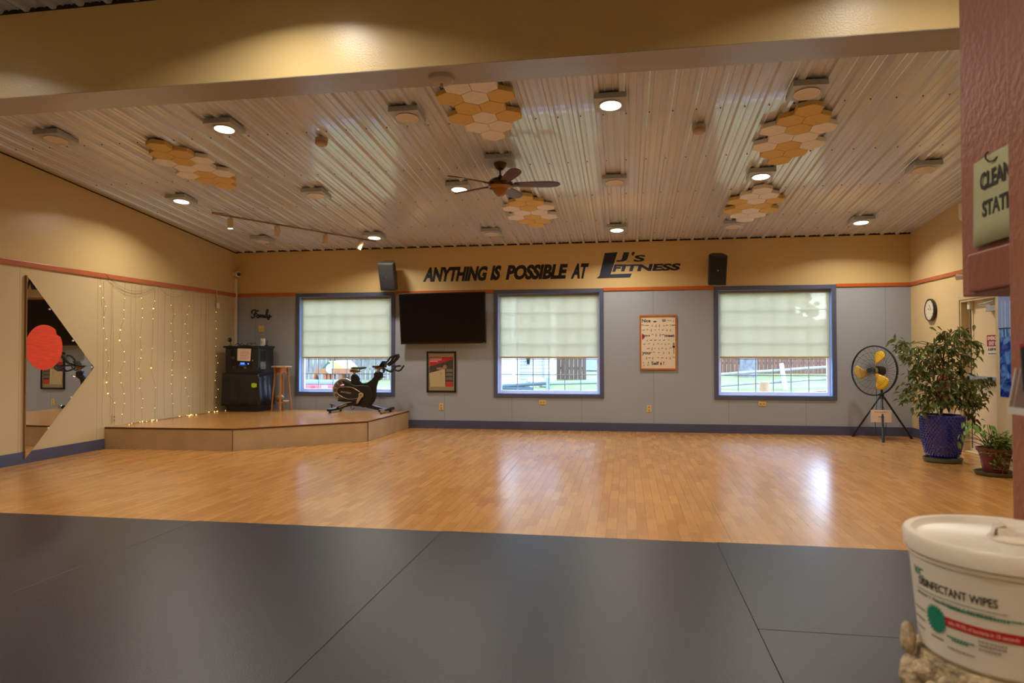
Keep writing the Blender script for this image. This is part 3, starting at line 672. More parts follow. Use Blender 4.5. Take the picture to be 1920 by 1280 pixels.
# fire extinguisher
fe = thing('fire_extinguisher', (XR-.09, 10.36, .42), 'red fire extinguisher on right wall half hidden behind the ficus leaves', 'extinguisher')
MB().lathe([(0, 0), (.07, 0), (.078, .012), (.078, .36), (.06, .42), (.025, .45), (.022, .48), (0, .48)], (XR-.09, 10.36, .55), 24).build('cylinder', red_metal, fe, smooth=True)
MB().box((XR-.09, 10.36, 1.045), (.02, .10, .02)).box((XR-.09, 10.33, 1.075), (.02, .12, .012)).build('handle', black_m, fe)
MB().tube([(XR-.09, 10.41, 1.04), (XR-.12, 10.47, .98), (XR-.15, 10.46, .8), (XR-.15, 10.45, .68)], .011).build('hose', black_p, fe, smooth=True)
MB().bb((XR-.02, 10.32, .6), (XR, 10.40, 1.0)).build('wall_bracket', black_m, fe)

# ------------------------------------------------------------------ left wall
# arrow-shaped mirror
A_, B_2, C_ = lw(44, 515.5), lw(174, 688.3), lw(48, 860)
A_.y = C_.y = (A_.y+C_.y)/2
mr = thing('wall_mirror', (XL, 7.3, .05), 'tall triangular mirror with orange disc sticker on left wall', 'mirror')
th = .006; tri = [Vector((XL+.02, p.y, max(p.z, .012))) for p in (A_, B_2, C_)]
MB().prism([p-X_*.006 for p in tri], (-.004, 0, 0)).build('backing', black_m, mr)
MB().prism(tri, (-.006, 0, 0)).build('mirror_glass', mirror_m, mr)
m = MB().bb((XL+.001, A_.y-.012, C_.z), (XL+.03, A_.y, A_.z)); m.build('edge_channel', mat('bronze_edge_channel', (150, 116, 76), .4, metal=.4), mr)
def onm(x, y): return lw(x, y, .0215)
for q in ((93, 579.5), (137, 638.5), (133.5, 744.5), (90.5, 802), (172, 688)):
    c = onm(*q); MB().cyl((XL+.012, c.y, c.z), (XL+.028, c.y, c.z), .012, n=10).build('clip', mat('clear_clip', (220, 214, 200), .3), mr, smooth=True)
pts = []
cc = onm(83.5, 651); ey, ez = .275, .282
for k in range(48):
    a = 2*math.pi*k/48; f_ = 1.0
    if .55 < a < .8: f_ = .9
    pts.append(Vector((XL+.0206, cc.y+math.cos(a)*ey*f_, cc.z+math.sin(a)*ez*f_)))
stk = MB().prism(pts, (.001, 0, 0)).build('disc_sticker', mat('orange_red_sticker', (232, 70, 34), .5, var=.12, vscale=6, stretch=(1, 1, 8)), mr)
stk['label'] = 'round orange red sticker'

# fairy light curtain
zz0 = SZ+.004
strands = [[(523, 268), (537, 328), (552, 372), (543, 430), (540, 488), (556, 543), (553, 600), (568, 657), (557, 718), (556, 770), (563, 828), (598, 877)],
    [(651, 332), (647, 392), (647, 438), (628, 497), (624, 551), (648, 610), (650, 662), (625, 720), (632, 772), (648, 828), (650, 880), (638, 936)],
    [(738, 330), (743, 384), (743, 432), (731, 534), (738, 600), (735, 643), (723, 698), (735, 748), (728, 800), (745, 855), (741, 902)],
    [(807, 345), (801, 385), (799, 438), (795, 592), (788, 695), (812, 797), (808, 903)],
    [(893, 367), (912, 413), (893, 462), (891, 503), (915, 553), (912, 609), (899, 655), (896, 706), (898, 732), (893, 778), (897, 829), (903, 880)],
    [(987, 372), (978, 415), (966, 465), (979, 515), (976, 560), (988, 605), (985, 657), (987, 701), (968, 745), (968, 799), (983, 842), (987, 892)],
    [(1128, 403), (1126, 450), (1130, 490), (1128, 540), (1126, 581), (1129, 632), (1137, 669), (1127, 716), (1123, 760), (1138, 806), (1128, 847), (1127, 900)]]
def L1(x, y, off=.03): return lw(x/2.783, 440+y/2.783, off)
fly = thing('fairy_light_curtain', (XL+.03, 9.8, zz0), 'warm fairy light curtain hanging on left wall behind the stage', 'string lights')
big = {(523, 268), (556, 770), (563, 828), (788, 695), (801, 385), (968, 745), (628, 497), (624, 551)}
for st_ in strands:
    pts = [L1(*q) for q in st_]; top = Vector((XL+.03, pts[0].y, 2.36)); bot = Vector((XL+.03, pts[-1].y, zz0+.01))
    sw = MB().tube([top]+pts+[bot], .0016, 4).build('light_strand', wire_m, fly)
    for q, p in zip(st_, pts): MB().ball(p, .008 if q in big else .0048, 6, 4).build('bulb', bulb_m, sw)
random.seed(5)
for xx in (540, 581, 592, 686, 707, 862, 905, 950, 1010, 1048, 1075, 1088):
    p = L1(xx, 400); pts = []
    for k in range(8): pts.append(Vector((XL+.028, p.y+random.uniform(-.012, .012), 2.33-(2.33-zz0-.02)*k/7)))
    MB().tube(pts, .0013, 4).build('unlit_strand', wire_m, fly)
m = MB()
for a, b, zs in (((197, 512), (288, 535), .16), ((199, 514), (290, 538), .19), ((298, 538), (352, 545), .13)):
    p = lw(*a, .03); q = lw(*b, .03); m.tube([p.lerp(q, k/10)+Vector((0, 0, -zs*4*(k/10)*(1-k/10))) for k in range(11)], .002, 4)
m.build('header_wire', wire_m, fly)
m = MB()
for k in range(38):
    xx = random.choice((random.uniform(600, 800), random.uniform(915, 1005), random.uniform(1060, 1150)))
    p = L1(xx, 940); m.ball((XL+random.uniform(.03, .18), p.y+random.uniform(-.05, .05), zz0+.008), .0048, 5, 3)
sp = m.build('bulb_pile', bulb_m, fly); sp['kind'] = 'stuff'
m = MB(); pts = []
for k in range(160): pts.append(Vector((XL+random.uniform(.03, .16), 8.75+k/160*2.65+random.uniform(-.05, .05), zz0+.004)))
m.tube(pts, .0015, 4).build('floor_wire', wire_m, fly)
p = L1(1133, 370); MB().box((XL+.05, p.y, p.z), (.03, .05, .09)).tube([(XL+.05, p.y, p.z+.04), (XL+.04, p.y-.02, p.z+.2), (XL+.035, p.y-.03, 2.46)], .004, 6).build('adapter', white_p, fly)

# ------------------------------------------------------------------ ceiling fixtures
RT = math.atan(SL)
def make_light(lit):
    r = thing('recessed_downlight', (0, 0, 0), '', 'ceiling light')
    MB().bb((-.15, -.15, -.055), (.15, .15, .0)).build('housing_box', offwhite, r, local=True, bevel=.004)
    MB().lathe([(.098, 0), (.112, 0), (.110, .008), (.098, .010), (.098, 0)], (0, 0, -.065), 40, cap=False).build('trim_ring', white_p, r, smooth=True, local=True)
    MB().cyl((0, 0, -.0552), (0, 0, -.062), .0975, n=36).build('lens', lit_m if lit else off_lens, r, local=True)
    if lit:
        ld = bpy.data.lights.new('lamp', 'AREA'); ld.shape = 'DISK'; ld.size = .19; ld.energy = LAMP_W; ld.color = LAMP_COL; ld.spread = math.radians(148)
        lo = bpy.data.objects.new('lamp', ld); COL.objects.link(lo); lo.parent = r; lo.location = (0, 0, -.068)
    return r
LX = [-6.13, -4.12, -2.135, -.135, 1.617, 3.43]; LY = [6.44, 8.565, 10.71]
protos = {}
cols = ['leftmost by the left wall', 'second from the left wall', 'third from the left wall', 'fourth from the left wall', 'second from the right wall', 'nearest the right wall']
rown = ['front row just past the beam', 'middle row', 'back row near the lettered wall']
def place_light(x, y, lit, label, group):
    if lit in protos: r = copy_tree(protos[lit])
    else: r = make_light(lit); protos[lit] = r
    r.location = (x, y, cz(y)+.002-(NEAR_DROP if y < 4.3 else 0)); r.rotation_euler = (-RT, 0, 0); r['label'] = label; r['group'] = group
for j, y in enumerate(LY):
    for i, x in enumerate(LX):
        lit = (i+j) % 2 == 1
        place_light(x, y, lit, '%s boxed downlight, %s, %s' % ('lit' if lit else 'unlit', rown[j], cols[i]), 'boxed downlights beyond the beam')
for j, y in enumerate((3.35, 1.2, -1.2, -3.2)):
    for i, x in enumerate((-5.3, -2.1, 1.62) if j % 2 == 0 else (-6.1, -2.13, 3.4)):
        if j == 0 and i == 1: y = 3.60
        elif j == 0: y = 3.35
        place_light(x, y, True, 'lit boxed downlight over the rubber mats, in front of the beam', 'boxed downlights in front of the beam')

# hexagonal acoustic panels
S_ = .1405; pat = [(0, [0]), (1, [-.5, .5]), (2, [-1, 0, 1]), (3, [-.5, .5]), (4, [-1, 0, 1]), (5, [-.5, .5]), (6, [0])]
colD = ['Y', 'YY', 'WYW', 'WW', 'WYW', 'YY', 'Y']; inv = lambda s_: ''.join('W' if c == 'Y' else 'Y' for c in s_)
clusters = [(-5.158, 6.811, colD, 'leftmost cluster near left wall'), (-1.375, 5.71, [inv(s_) for s_ in colD], 'cluster between beam and ceiling fan'), (-1.357, 9.06, colD, 'cluster behind ceiling fan'),
            (1.733, 6.82, colD, 'front cluster right of centre'), (1.74, 9.126, [inv(s_) for s_ in colD], 'back cluster right of centre')]
rw_n = ['tip nearest the beam', 'second row from beam', 'third row from beam', 'fourth row from beam', 'fifth row from beam', 'sixth row from beam', 'tip farthest from beam']
hp = {}
rowsp = (1.277/6)
for cx, cy, cc_, nm in clusters:
    for k, us in pat:
        for j, u in enumerate(us):
            if cy < 6 and k == 0: continue
            c = cc_[k][j]; yy = cy+k*rowsp
            if c not in hp:
                m = MB(); pts = [Vector((S_*math.sin(a)*.985, S_*math.cos(a)*.985, -.05)) for a in [i*math.pi/3 for i in range(6)]]
                m.prism(pts, (0, 0, .0505)); o = m.build('acoustic_panel', hex_y if c == 'Y' else hex_w, bevel=.004); hp[c] = o
            else: o = hp[c].copy(); COL.objects.link(o)
            o.location = (cx+u*S_*math.sqrt(3), yy, cz(yy)); o.rotation_euler = (-RT, 0, 0)
            side = ['left ', 'middle ', 'right '][j if len(us) == 3 else 2*j] if len(us) > 1 else ''
            tag(o, '%s hexagonal ceiling panel, %s%s, %s' % ('mustard' if c == 'Y' else 'cream', side + ('in ' if side else ''), rw_n[k], nm), 'acoustic panel', 'hexagonal acoustic ceiling panels')

# smoke detectors
def detector(loc, rot, label, dome=False):
    r = thing('smoke_detector', loc, label, 'detector', 'round ceiling detectors', rot)
    if dome:
        MB().lathe([(.09, 0), (.085, -.02), (.055, -.04), (.0, -.042)], (0, 0, 0), 28).build('dome', mat('beige_detector', (190, 176, 160), .5), r, smooth=True, local=True)
        MB().lathe([(.012, -.04), (.01, -.062), (0, -.064)], (0, 0, 0), 12).build('sensor_tip', mat('tan_sensor', (176, 150, 124), .5), r, smooth=True, local=True)
    else:
        MB().cyl((0, 0, 0), (0, 0, -.035), .07, n=28).build('base', mat('beige_detector', (190, 176, 160), .5), r, local=True)
        MB().lathe([(.066, -.035), (.066, -.06), (.05, -.075), (0, -.078)], (0, 0, 0), 28).build('cap', mat('tan_sensor', (176, 150, 124), .5), r, smooth=True, local=True)
detector((-3.275, 6.93, cz(6.93)), (-RT, 0, 0), 'round beige detector on ribbed ceiling left of the fan')
detector((.746, 7.14, cz(7.14)), (-RT, 0, 0), 'round beige detector on ribbed ceiling right of the fan')
detector((-1.24, 4.475, BZ), (0, 0, 0), 'domed beige detector under the beam', True)

# ceiling fan
FX, FY, FZ = -1.441, 7.75, 3.285
cf = thing('ceiling_fan', (FX, FY, cz(FY)), 'five blade ceiling fan with dark cherry blades and bronze motor', 'ceiling fan')
R3 = Euler((-RT, 0, 0)).to_matrix()
MB().box((FX, FY, cz(FY)-.025), (.32, .32, .055), R3).build('mounting_box', offwhite, cf, bevel=.004)
MB().lathe([(0, -.05), (.075, -.05), (.073, -.07), (.05, -.115), (.03, -.13), (0, -.13)], (FX, FY, cz(FY)), 28).build('canopy', bronze, cf, smooth=True)
MB().cyl((FX, FY, cz(FY)-.12), (FX, FY, FZ+.07), .012).lathe([(.014, .115), (.035, .09), (.05, .06)], (FX, FY, FZ), 20).build('downrod', bronze, cf, smooth=True)
MB().lathe([(0, .085), (.07, .08), (.12, .055), (.15, .02), (.145, -.005), (.12, -.02)], (FX, FY, FZ), 36).build('motor_housing', mat('dark_bronze', (64, 46, 32), .35, metal=.6), cf, smooth=True)
MB().lathe([(.142, -.005), (.145, -.022), (.125, -.042), (.10, -.048), (.09, -.065), (.066, -.10), (.034, -.128), (0, -.134)], (FX, FY, FZ), 36).build('bottom_cap', mat('amber_brass', (138, 96, 46), .25, metal=.6), cf, smooth=True)
prof2 = [(.16, .045), (.24, .055), (.38, .066), (.52, .072), (.60, .070), (.66, .055), (.69, .03), (.70, 0)]
ol = [(x, w) for x, w in prof2]+[(x, -w) for x, w in prof2[-2::-1]]
for k in range(5):
    a = math.radians(8+72*k); Rz = Matrix.Rotation(a, 3, 'Z') @ Matrix.Rotation(math.radians(-13), 3, 'X')
    m = MB(); m.prism([Vector((FX, FY, FZ-.0))+Rz @ Vector((x, w, 0)) for x, w in ol], Rz @ Vector((0, 0, .010)))
    bl_ = m.build('blade', fan_wood, cf, bevel=.002)
    m = MB(); m.prism([Vector((FX, FY, FZ))+Rz @ Vector(q) for q in ((.09, .025, -.006), (.16, .04, -.006), (.22, .015, -.006), (.22, -.015, -.006), (.16, -.04, -.006), (.09, -.025, -.006))], Rz @ Vector((0, 0, .005)))
    m.build('blade_iron', mat('dark_bronze', (0, 0, 0)), bl_)
    m = MB()
    for q in ((.16, .022), (.16, -.022), (.205, 0)): m.cyl(Vector((FX, FY, FZ))+Rz @ Vector((*q, -.006)), Vector((FX, FY, FZ))+Rz @ Vector((*q, -.010)), .006, n=8)
    m.build('blade_screws', chrome, bl_)

# track light
TA, TB = Vector((-6.06, 9.16, 0)), Vector((-4.20, 10.98, 0))
def tp(t, dz=0): p = TA.lerp(TB, t); return Vector((p.x, p.y, cz(p.y)-.045+dz))
tk = thing('track_light', tp(0.5), 'long white track light rail with four cylinder heads left on ceiling', 'track light')
m = MB(); m.hexa([tp(0)+Vector((-.012, .012, -.012)), tp(1)+Vector((-.012, .012, -.012)), tp(1)+Vector((.012, -.012, -.012)), tp(0)+Vector((.012, -.012, -.012)), tp(0)+Vector((-.012, .012, .012)), tp(1)+Vector((-.012, .012, .012)), tp(1)+Vector((.012, -.012, .012)), tp(0)+Vector((.012, -.012, .012))])
m.build('rail', mat('taupe_rail', (150, 132, 110), .4), tk)
MB().box(tp(.03, .01), (.16, .05, .035), Euler((0, 0, .78))).build('feed_box', mat('tan_feed_box', (170, 140, 100), .4), tk, bevel=.004)
m = MB()
for k in range(7):
    a, b = tp(.06+k*.135), tp(.06+(k+1)*.135); m.tube([a.lerp(b, j/6)+Vector((.02, -.02, .03-.03*math.sin(math.pi*j/6))) for j in range(7)], .004, 5)
m.build('loose_cable', mat('taupe_cable', (140, 120, 100), .6), tk, smooth=True)
for k, q in enumerate(((431, 415), (512, 430), (602, 444), (672, 457))):
    t = (.10, .365, .665, .91)[k]; a = tp(t, -.012); lit = k == 0
    ax = Vector((0, 0, -1)) if k < 3 else Vector((-.42, -.1, -.9)).normalized()
    if k == 2: ax = Vector((-.1, 0, -1)).normalized()
    hd = MB().cyl(a+ax*.03, a+ax*.17, .042, n=24).lathe([(.042, 0), (.03, -.012), (.0, -.016)], a+ax*.03, 24, ax).build('lamp_head', mat('cream_lamp_cylinder', (206, 184, 150), .35), tk, smooth=True)
    MB().cyl(a+Vector((0, 0, .01)), a+ax*.025, .008).build('stem', chrome, hd)
    MB().cyl(a+ax*.168, a+ax*.172, .036, n=20).build('lamp_face', lit_m if lit else mat('grey_lamp_face', (190, 180, 160), .3), hd)
    if lit:
        ld = bpy.data.lights.new('lamp', 'SPOT'); ld.energy = 30; ld.color = LAMP_COL; ld.spot_size = 1.3; ld.shadow_soft_size = .03
        lo = bpy.data.objects.new('lamp', ld); COL.objects.link(lo); lo.parent = hd; lo.location = (a+ax*.19)-tk.location

# ------------------------------------------------------------------ equipment cabinet on the stage
YF, YR = 10.98, 11.50
def P_(x, y, Y=YF): return at(x, y, Y)
ca, cbm = P_(423, 652), P_(483, 652); cx0, cx1 = ca.x, P_(484, 700).x
ztop = ca.z; zb0 = SZ+.003
ec = thing('equipment_cabinet', ((cx0+cx1)/2, 11.2, zb0), 'tall black audio equipment cabinet under a dark cover in the stage corner', 'cabinet')
zmid = P_(440, 699).z
MB().bb((cx0, YF, zb0+.07), (cx1, YR, ztop)).build('case', mat('charcoal_cabinet', (30, 29, 32), .4, spec=.5), ec, bevel=.006)
MB().bb((cx0-.03, YF-.03, ztop), (cx1+.03, YR, ztop+.035)).build('top_board', mat('black_top_board', (24, 22, 22), .3), ec, bevel=.006)
a, b = P_(432.5, 690), P_(472, 657)
m = MB(); m.bb((a.x, YF-.004, a.z), (b.x, YF, b.z)).build('rack_window', mat('dark_rack_glass', (12, 12, 14), .12), ec)
def rk(x0, y0, x1, y1, mm, nm, dd=.008, par=ec):
    a, b = P_(x0, y1), P_(x1, y0); return MB().bb((a.x, YF-dd, a.z), (b.x, YF-.003, b.z)).build(nm, mm, par)
rk(451, 679.5, 459, 683, mat('blue_display_glow', (60, 120, 255), .4, emit=(60, 130, 255), estr=1.6), 'blue_display')
rk(464.5, 680.5, 467, 683, mat('blue_display_glow', (0, 0, 0)), 'blue_indicator')
rk(448, 683.5, 462, 685, mat('blue_strip', (40, 60, 140), .4, emit=(40, 70, 200), estr=.5), 'blue_strip')
rk(434, 668, 440, 673, mat('dim_rack_unit', (64, 50, 46), .5), 'rack_unit'); rk(436, 686, 442, 690, mat('dim_rack_unit', (0, 0, 0)), 'rack_unit')
rk(458, 687, 462, 691, mat('grey_knob', (110, 96, 84), .5), 'knob')
rk(473.2, 674, 475.2, 676.5, chrome, 'lock')
p = [P_(446, 653), P_(471.5, 653.5), P_(470, 677), P_(445.5, 676)]
nt_ = MB().prism([Vector((q.x, YF-.012, q.z)) for q in p], (0, .001, 0)).build('taped_note', paper, ec)
m = MB()
for k in range(7):
    yy = 658+k*2.4; a = P_(451-(k == 0)*-2, yy); b = P_(466+(k % 3), yy); m.bb((a.x, YF-.0128, a.z-.004), (b.x, YF-.012, a.z+.001))
m.build('note_writing', ink_red, nt_)
# right side vent and label
sx_ = cx1
def SD(x, y): return hit(x, y, 0, sx_)
a, b = SD(489, 676), SD(498, 658); MB().bb((sx_, a.y, a.z), (sx_+.003, b.y, b.z)).build('side_vent', mat('black_vent_mesh', (14, 14, 16), .8), ec)
a, b = SD(488.5, 692), SD(498, 678); MB().bb((sx_, a.y, a.z), (sx_+.003, b.y, b.z)).build('side_label', mat('grey_side_label', (120, 114, 112), .6), ec)
# cover hanging over the lower half
m = MB(); x0, x1 = cx0-.045, cx1+.012; zc0, zc1 = P_(440, 760).z, zmid; n = 44; ring = []
for zi in range(7):
    t = zi/6; z = zc1+(zc0-zc1)*t; fl_ = .01+.035*t; R_ = []
    per = [(x0, YR), (x0, YF-.02), (x1, YF-.02), (x1, YR)]
    for s_ in range(3):
        (ax_, ay), (bx, by) = per[s_], per[s_+1]
        for k in range(n if s_ == 1 else 14):
            u = k/(n if s_ == 1 else 14); w = math.sin(u*23+s_*2)*.010*t+math.sin(u*9+s_)*.012*t
            x = ax_+(bx-ax_)*u; y = ay+(by-ay)*u
            if s_ == 1: y -= fl_*.4+w
            else: x += (-1 if s_ == 0 else 1)*(fl_*.6+w)*(1 if s_ == 0 else 1.4)
            R_.append(m.bm.verts.new((x, y, z)))
    R_.append(m.bm.verts.new((x1+fl_*.6, YR, z))); ring.append(R_)
for A, B in zip(ring, ring[1:]):
    for k in range(len(A)-1): m._f([A[k], A[k+1], B[k+1], B[k]])
cv = m.build('fabric_cover', mat('black_plastic_cover', (26, 25, 30), .32, spec=.5, bump=.2, bscale=30), ec, smooth=True)
so = cv.modifiers.new('t', 'SOLIDIFY'); so.thickness = .003
MB().bb((cx0+.06, YF+.02, SZ+.003), (cx1-.03, YR-.02, zb0+.08)).build('plinth', black_p, ec)
p = P_(479.5, 722); m = MB()
for dx, dz in ((-.03, .016), (.0, .022), (.03, .014), (-.03, -.016), (.0, -.022), (.03, -.014)): m.ball((p.x+dx, YF-.055, p.z+dz), .022, 10, 6, sc=(1, .25, 1))
m.build('green_sticker', mat('lime_sticker', (176, 204, 30), .5), ec)
# things on top
zt_ = ztop+.037
wc = thing('desk_webcam', (P_(429, 640).x, 11.15, zt_), 'small black round webcam on a stand on top of the equipment cabinet', 'webcam')
p = at(431, 637, 11.1); MB().ball(p, .036, 16, 10, sc=(1, .6, 1.2)).build('head', black_p, wc, smooth=True)
MB().tube([(p.x, p.y+.01, p.z-.03), (p.x+.005, p.y+.02, zt_+.01)], .005).cyl((p.x, p.y+.02, zt_), (p.x, p.y+.02, zt_+.008), .04).build('stand', black_m, wc)
MB().cyl(p-Y_*.02, p-Y_*.026, .012, n=14).build('lens', mat('grey_lens', (90, 86, 84), .2), wc)
b0, b1 = at(489.5, 647.5, 11.2), at(496, 634.5, 11.2)
bx = thing('white_box_device', ((b0.x+b1.x)/2, 11.2, zt_), 'small white box device leaning on top of the equipment cabinet', 'device')  # plain white box device standing on the cabinet, no telephone
MB().hexa([(b0.x, 11.18, zt_), (b1.x-.005, 11.18, zt_), (b1.x-.005, 11.24, zt_), (b0.x, 11.24, zt_), (b0.x+.012, 11.17, b1.z), (b1.x+.008, 11.17, b1.z), (b1.x+.008, 11.21, b1.z), (b0.x+.012, 11.21, b1.z)]).build('shell', white_p, bx, bevel=.004)
MB().bb((b0.x+.022, 11.165, zt_+.05), (b0.x+.034, 11.175, zt_+.085)).build('keypad', label_grey, bx)
an = MB().tube([(b1.x+.03, 11.22, zt_+.004), (b1.x+.045, 11.22, zt_+.10)], .007).cyl((b1.x+.03, 11.22, zt_), (b1.x+.03, 11.22, zt_+.012), .035).build('wireless_antenna', black_p, smooth=True); tag(an, 'black upright antenna beside the white box on the equipment cabinet', 'antenna')
pts = [Vector((cx0+.10+.33*k/14, 11.1+.03*math.sin(k*1.1), zt_+.006+.045*max(0, math.sin(k*.62)))) for k in range(15)]
tag(MB().tube(pts, .006, 6).tube([p+Vector((.05, .05, -.001)) for p in pts], .005, 6).build('loose_cable', black_p, smooth=True), 'loose black cables lying on top of the equipment cabinet', 'cable')

# ------------------------------------------------------------------ wooden plant stand stool
SY = 11.27; tz = at(518, 686, SY-.1).z
sl_, sr_ = at(502, 686, SY-.17).x, at(536, 686, SY-.17).x; scx = (sl_+sr_)/2; hw = (sr_-sl_)/2
sto = thing('wooden_plant_stand', (scx, SY, SZ+.003), 'tall orange wood stand with four splayed legs beside the equipment cabinet', 'stool')
MB().lathe([(0, 0), (hw*1.05, 0), (hw*1.05, .022), (0, .022)], (scx, SY, tz-.022), 8).build('seat_top', wood_top, sto, bevel=.003)
apz = tz-.022; ra, rb = hw*.62, hw*.98
legs = [math.radians(a) for a in (20, 110, 200, 290)]
for a in legs:
    t_ = Vector((scx+math.cos(a)*ra, SY+math.sin(a)*ra, apz)); b_ = Vector((scx+math.cos(a)*rb, SY+math.sin(a)*rb, SZ+.003))
    tx = Vector((-math.sin(a), math.cos(a), 0))*.014; nx = Vector((math.cos(a), math.sin(a), 0))*.011
    MB().hexa([b_-tx-nx, b_+tx-nx, b_+tx+nx, b_-tx+nx, t_-tx-nx, t_+tx-nx, t_+tx+nx, t_-tx+nx]).build('leg', wood_or, sto, bevel=.002)
for i in range(4):
    a, b = legs[i], legs[(i+1) % 4]; p = Vector((scx+math.cos(a)*ra*.98, SY+math.sin(a)*ra*.98, 0)); q = Vector((scx+math.cos(b)*ra*.98, SY+math.sin(b)*ra*.98, 0))
    pts = [p+Z_*apz, q+Z_*apz, q+Z_*(apz-.15)]+[q.lerp(p, k/8)+Z_*(apz-.15+.055*math.sin(math.pi*k/8)) for k in range(1, 8)]+[p+Z_*(apz-.15)]
    MB().prism(pts, (Vector((scx, SY, 0))-(p+q)/2).normalized()*.012).build('apron', wood_or, sto)
shz = at(520, 755.5, SY-.15).z
MB().lathe([(0, 0), (rb*.82, 0), (rb*.82, .014), (0, .014)], (scx, SY, shz), 4).build('lower_shelf', wood_or, sto)
tag(MB().lathe([(0, 0), (.04, 0), (.075, .04), (.085, .08), (.06, .115), (.045, .125), (.05, .135), (.04, .13), (0, .12)], (scx-.035, SY, shz+.015), 24).build('ceramic_jar', mat('glazed_stoneware', (120, 96, 60), .25, var=.6, vscale=12), smooth=True), 'small glazed stoneware jar on the lower shelf of the wooden stand', 'jar')
tag(MB().lathe([(0, 0), (.03, 0), (.055, .02), (.053, .023), (.026, .006), (0, .006)], (scx+.105, SY-.03, shz+.0155), 24).build('white_dish', white_p, smooth=True), 'white dish beside the jar on the stand lower shelf', 'dish')

# ------------------------------------------------------------------ exercise bike
BYC = 11.22
def B(x, y, dy=0): p = at(600+x/8.533, 640+y/8.533, BYC); return Vector((p.x, BYC+dy, p.z))
bk = thing('exercise_bike', (B(560, 1050).x, BYC, SZ+.003), 'black indoor cycling bike with silver flywheel standing on the stage', 'exercise bike')
bikeb = mat('black_bike_shell', (24, 22, 23), .38, spec=.5); bikef = mat('black_bike_frame', (17, 16, 18), .35)
silver = mat('silver_grey_wheel', (178, 172, 166), .45, metal=.2)
fc_ = B(392, 780); fr = (B(392, 780)-B(216, 780)).length
m = MB(); m.lathe([(fr*.55, -.012), (fr*.96, -.014), (fr, -.018), (fr, .018), (fr*.96, .014), (fr*.55, .012), (fr*.55, -.012)], fc_, 56, (0, 1, 0), cap=False); m.build('flywheel', silver, bk, smooth=True)
MB().lathe([(fr*.90, -.026), (fr*1.01, -.028), (fr*1.03, 0), (fr*1.01, .028), (fr*.90, .026), (fr*.90, -.026)], fc_, 56, (0, 1, 0), cap=False).build('flywheel_rim', chrome, bk, smooth=True)
m = MB()
for k in range(5):
    a = math.radians(120+30*k); d_ = Vector((math.cos(a), 0, math.sin(a))); e_ = Vector((-d_.z, 0, d_.x))
    m.prism([fc_+d_*fr*.60-e_*.03-Y_*.0165, fc_+d_*fr*.60+e_*.03-Y_*.0165, fc_+d_*fr*.9+e_*.03-Y_*.0165, fc_+d_*fr*.9-e_*.03-Y_*.0165], (0, .003, 0))
m.build('flywheel_vanes', mat('bronze_grey_vane', (110, 92, 80), .4, metal=.4), bk)
def shell(pts, w, name, mm, bev=.02, par=bk, y0=None):
    m = MB(); q = [B(*p, -w/2) for p in pts]; m.prism(q, (0, w, 0)); return m.build(name, mm, par, bevel=bev)
hs = [(345, 605), (420, 615), (500, 655), (560, 690), (700, 690), (800, 700), (850, 780), (865, 880), (840, 970), (790, 1030), (710, 1055), (620, 1020), (520, 962), (430, 965), (290, 950), (305, 922), (375, 905), (300, 850), (278, 790), (290, 740), (330, 710), (410, 695), (370, 640)]
shell(hs, .13, 'drive_housing', bikeb, .018)
shell([(300, 760), (345, 722), (500, 722), (670, 800), (700, 850), (650, 905), (480, 915), (330, 850), (298, 800)], .150, 'side_cover', mat('matte_side_cover', (30, 26, 25), .5), .004)
fr_p = [(500, 560), (520, 522), (560, 512), (605, 525), (638, 570), (642, 615), (665, 650), (700, 660), (765, 650), (830, 605), (868, 560), (868, 505), (900, 478), (965, 474), (1005, 500), (1008, 570), (985, 605), (930, 630), (905, 720), (898, 800), (893, 900), (870, 960), (820, 1020), (770, 1050), (760, 900), (830, 800), (790, 715), (700, 690), (560, 690), (500, 650)]
shell(fr_p, .085, 'main_frame', bikef, .02)
tub = lambda pts, r, dy=-.0755: MB().tube([B(*p, dy) for p in pts], r, 6)
lp = [(665, 803), (600, 760), (530, 727), (430, 722), (345, 725), (308, 748), (296, 790), (315, 838), (395, 890), (480, 918), (560, 915), (622, 905)]
tub(lp, .004, -.076).build('accent_line', tan_metal, bk, smooth=True)
a, b = B(358, 815, -.076), B(525, 838, -.076)
ux = (B(525, 820)-B(358, 795)); ux.y = 0; L_ = ux.length
MB().text('MATRIX', B(358, 812, -.0755), ux.normalized(), Z_, L_, .030, shear=.3, bold=.02, depth=.0015).build('side_lettering', tan_metal, bk)
# crank + pedals
cc0 = B(690, 853, -.085)
crk = MB().cyl(cc0, cc0-Y_*.02, .045, n=20).hexa([B(665, 850, -.09), B(600, 985, -.09), B(600, 985, -.11), B(665, 850, -.11), B(712, 875, -.09), B(628, 1005, -.09), B(628, 1005, -.11), B(712, 875, -.11)]).build('crank_arm', tan_metal, bk, bevel=.004)
MB().cyl(cc0-Y_*.02, cc0-Y_*.024, .018, n=16).build('hub_cap', mat('grey_hub_cap', (130, 120, 108), .4), crk)
pd = B(590, 1000, -.15); MB().box(pd, (.10, .09, .022)).tube([pd+Vector((.05, -.02, 0)), pd+Vector((.06, -.02, .06)), pd+Vector((0, -.02, .085)), pd+Vector((-.05, -.02, .05))], .008, 6).tube([pd+Vector((-.04, .02, 0)), pd+Vector((-.05, 0, -.06)), pd+Vector((-.02, 0, -.09)), pd+Vector((.02, 0, -.05))], .006, 6).build('pedal', bikef, bk, smooth=True)
cc1 = B(690, 853, .085); m = MB(); m.hexa([B(672, 850, .09), B(690, 700, .09), B(690, 700, .11), B(672, 850, .11), B(708, 850, .09), B(712, 700, .09), B(712, 700, .11), B(708, 850, .11)]); m.build('crank_arm', tan_metal, bk)
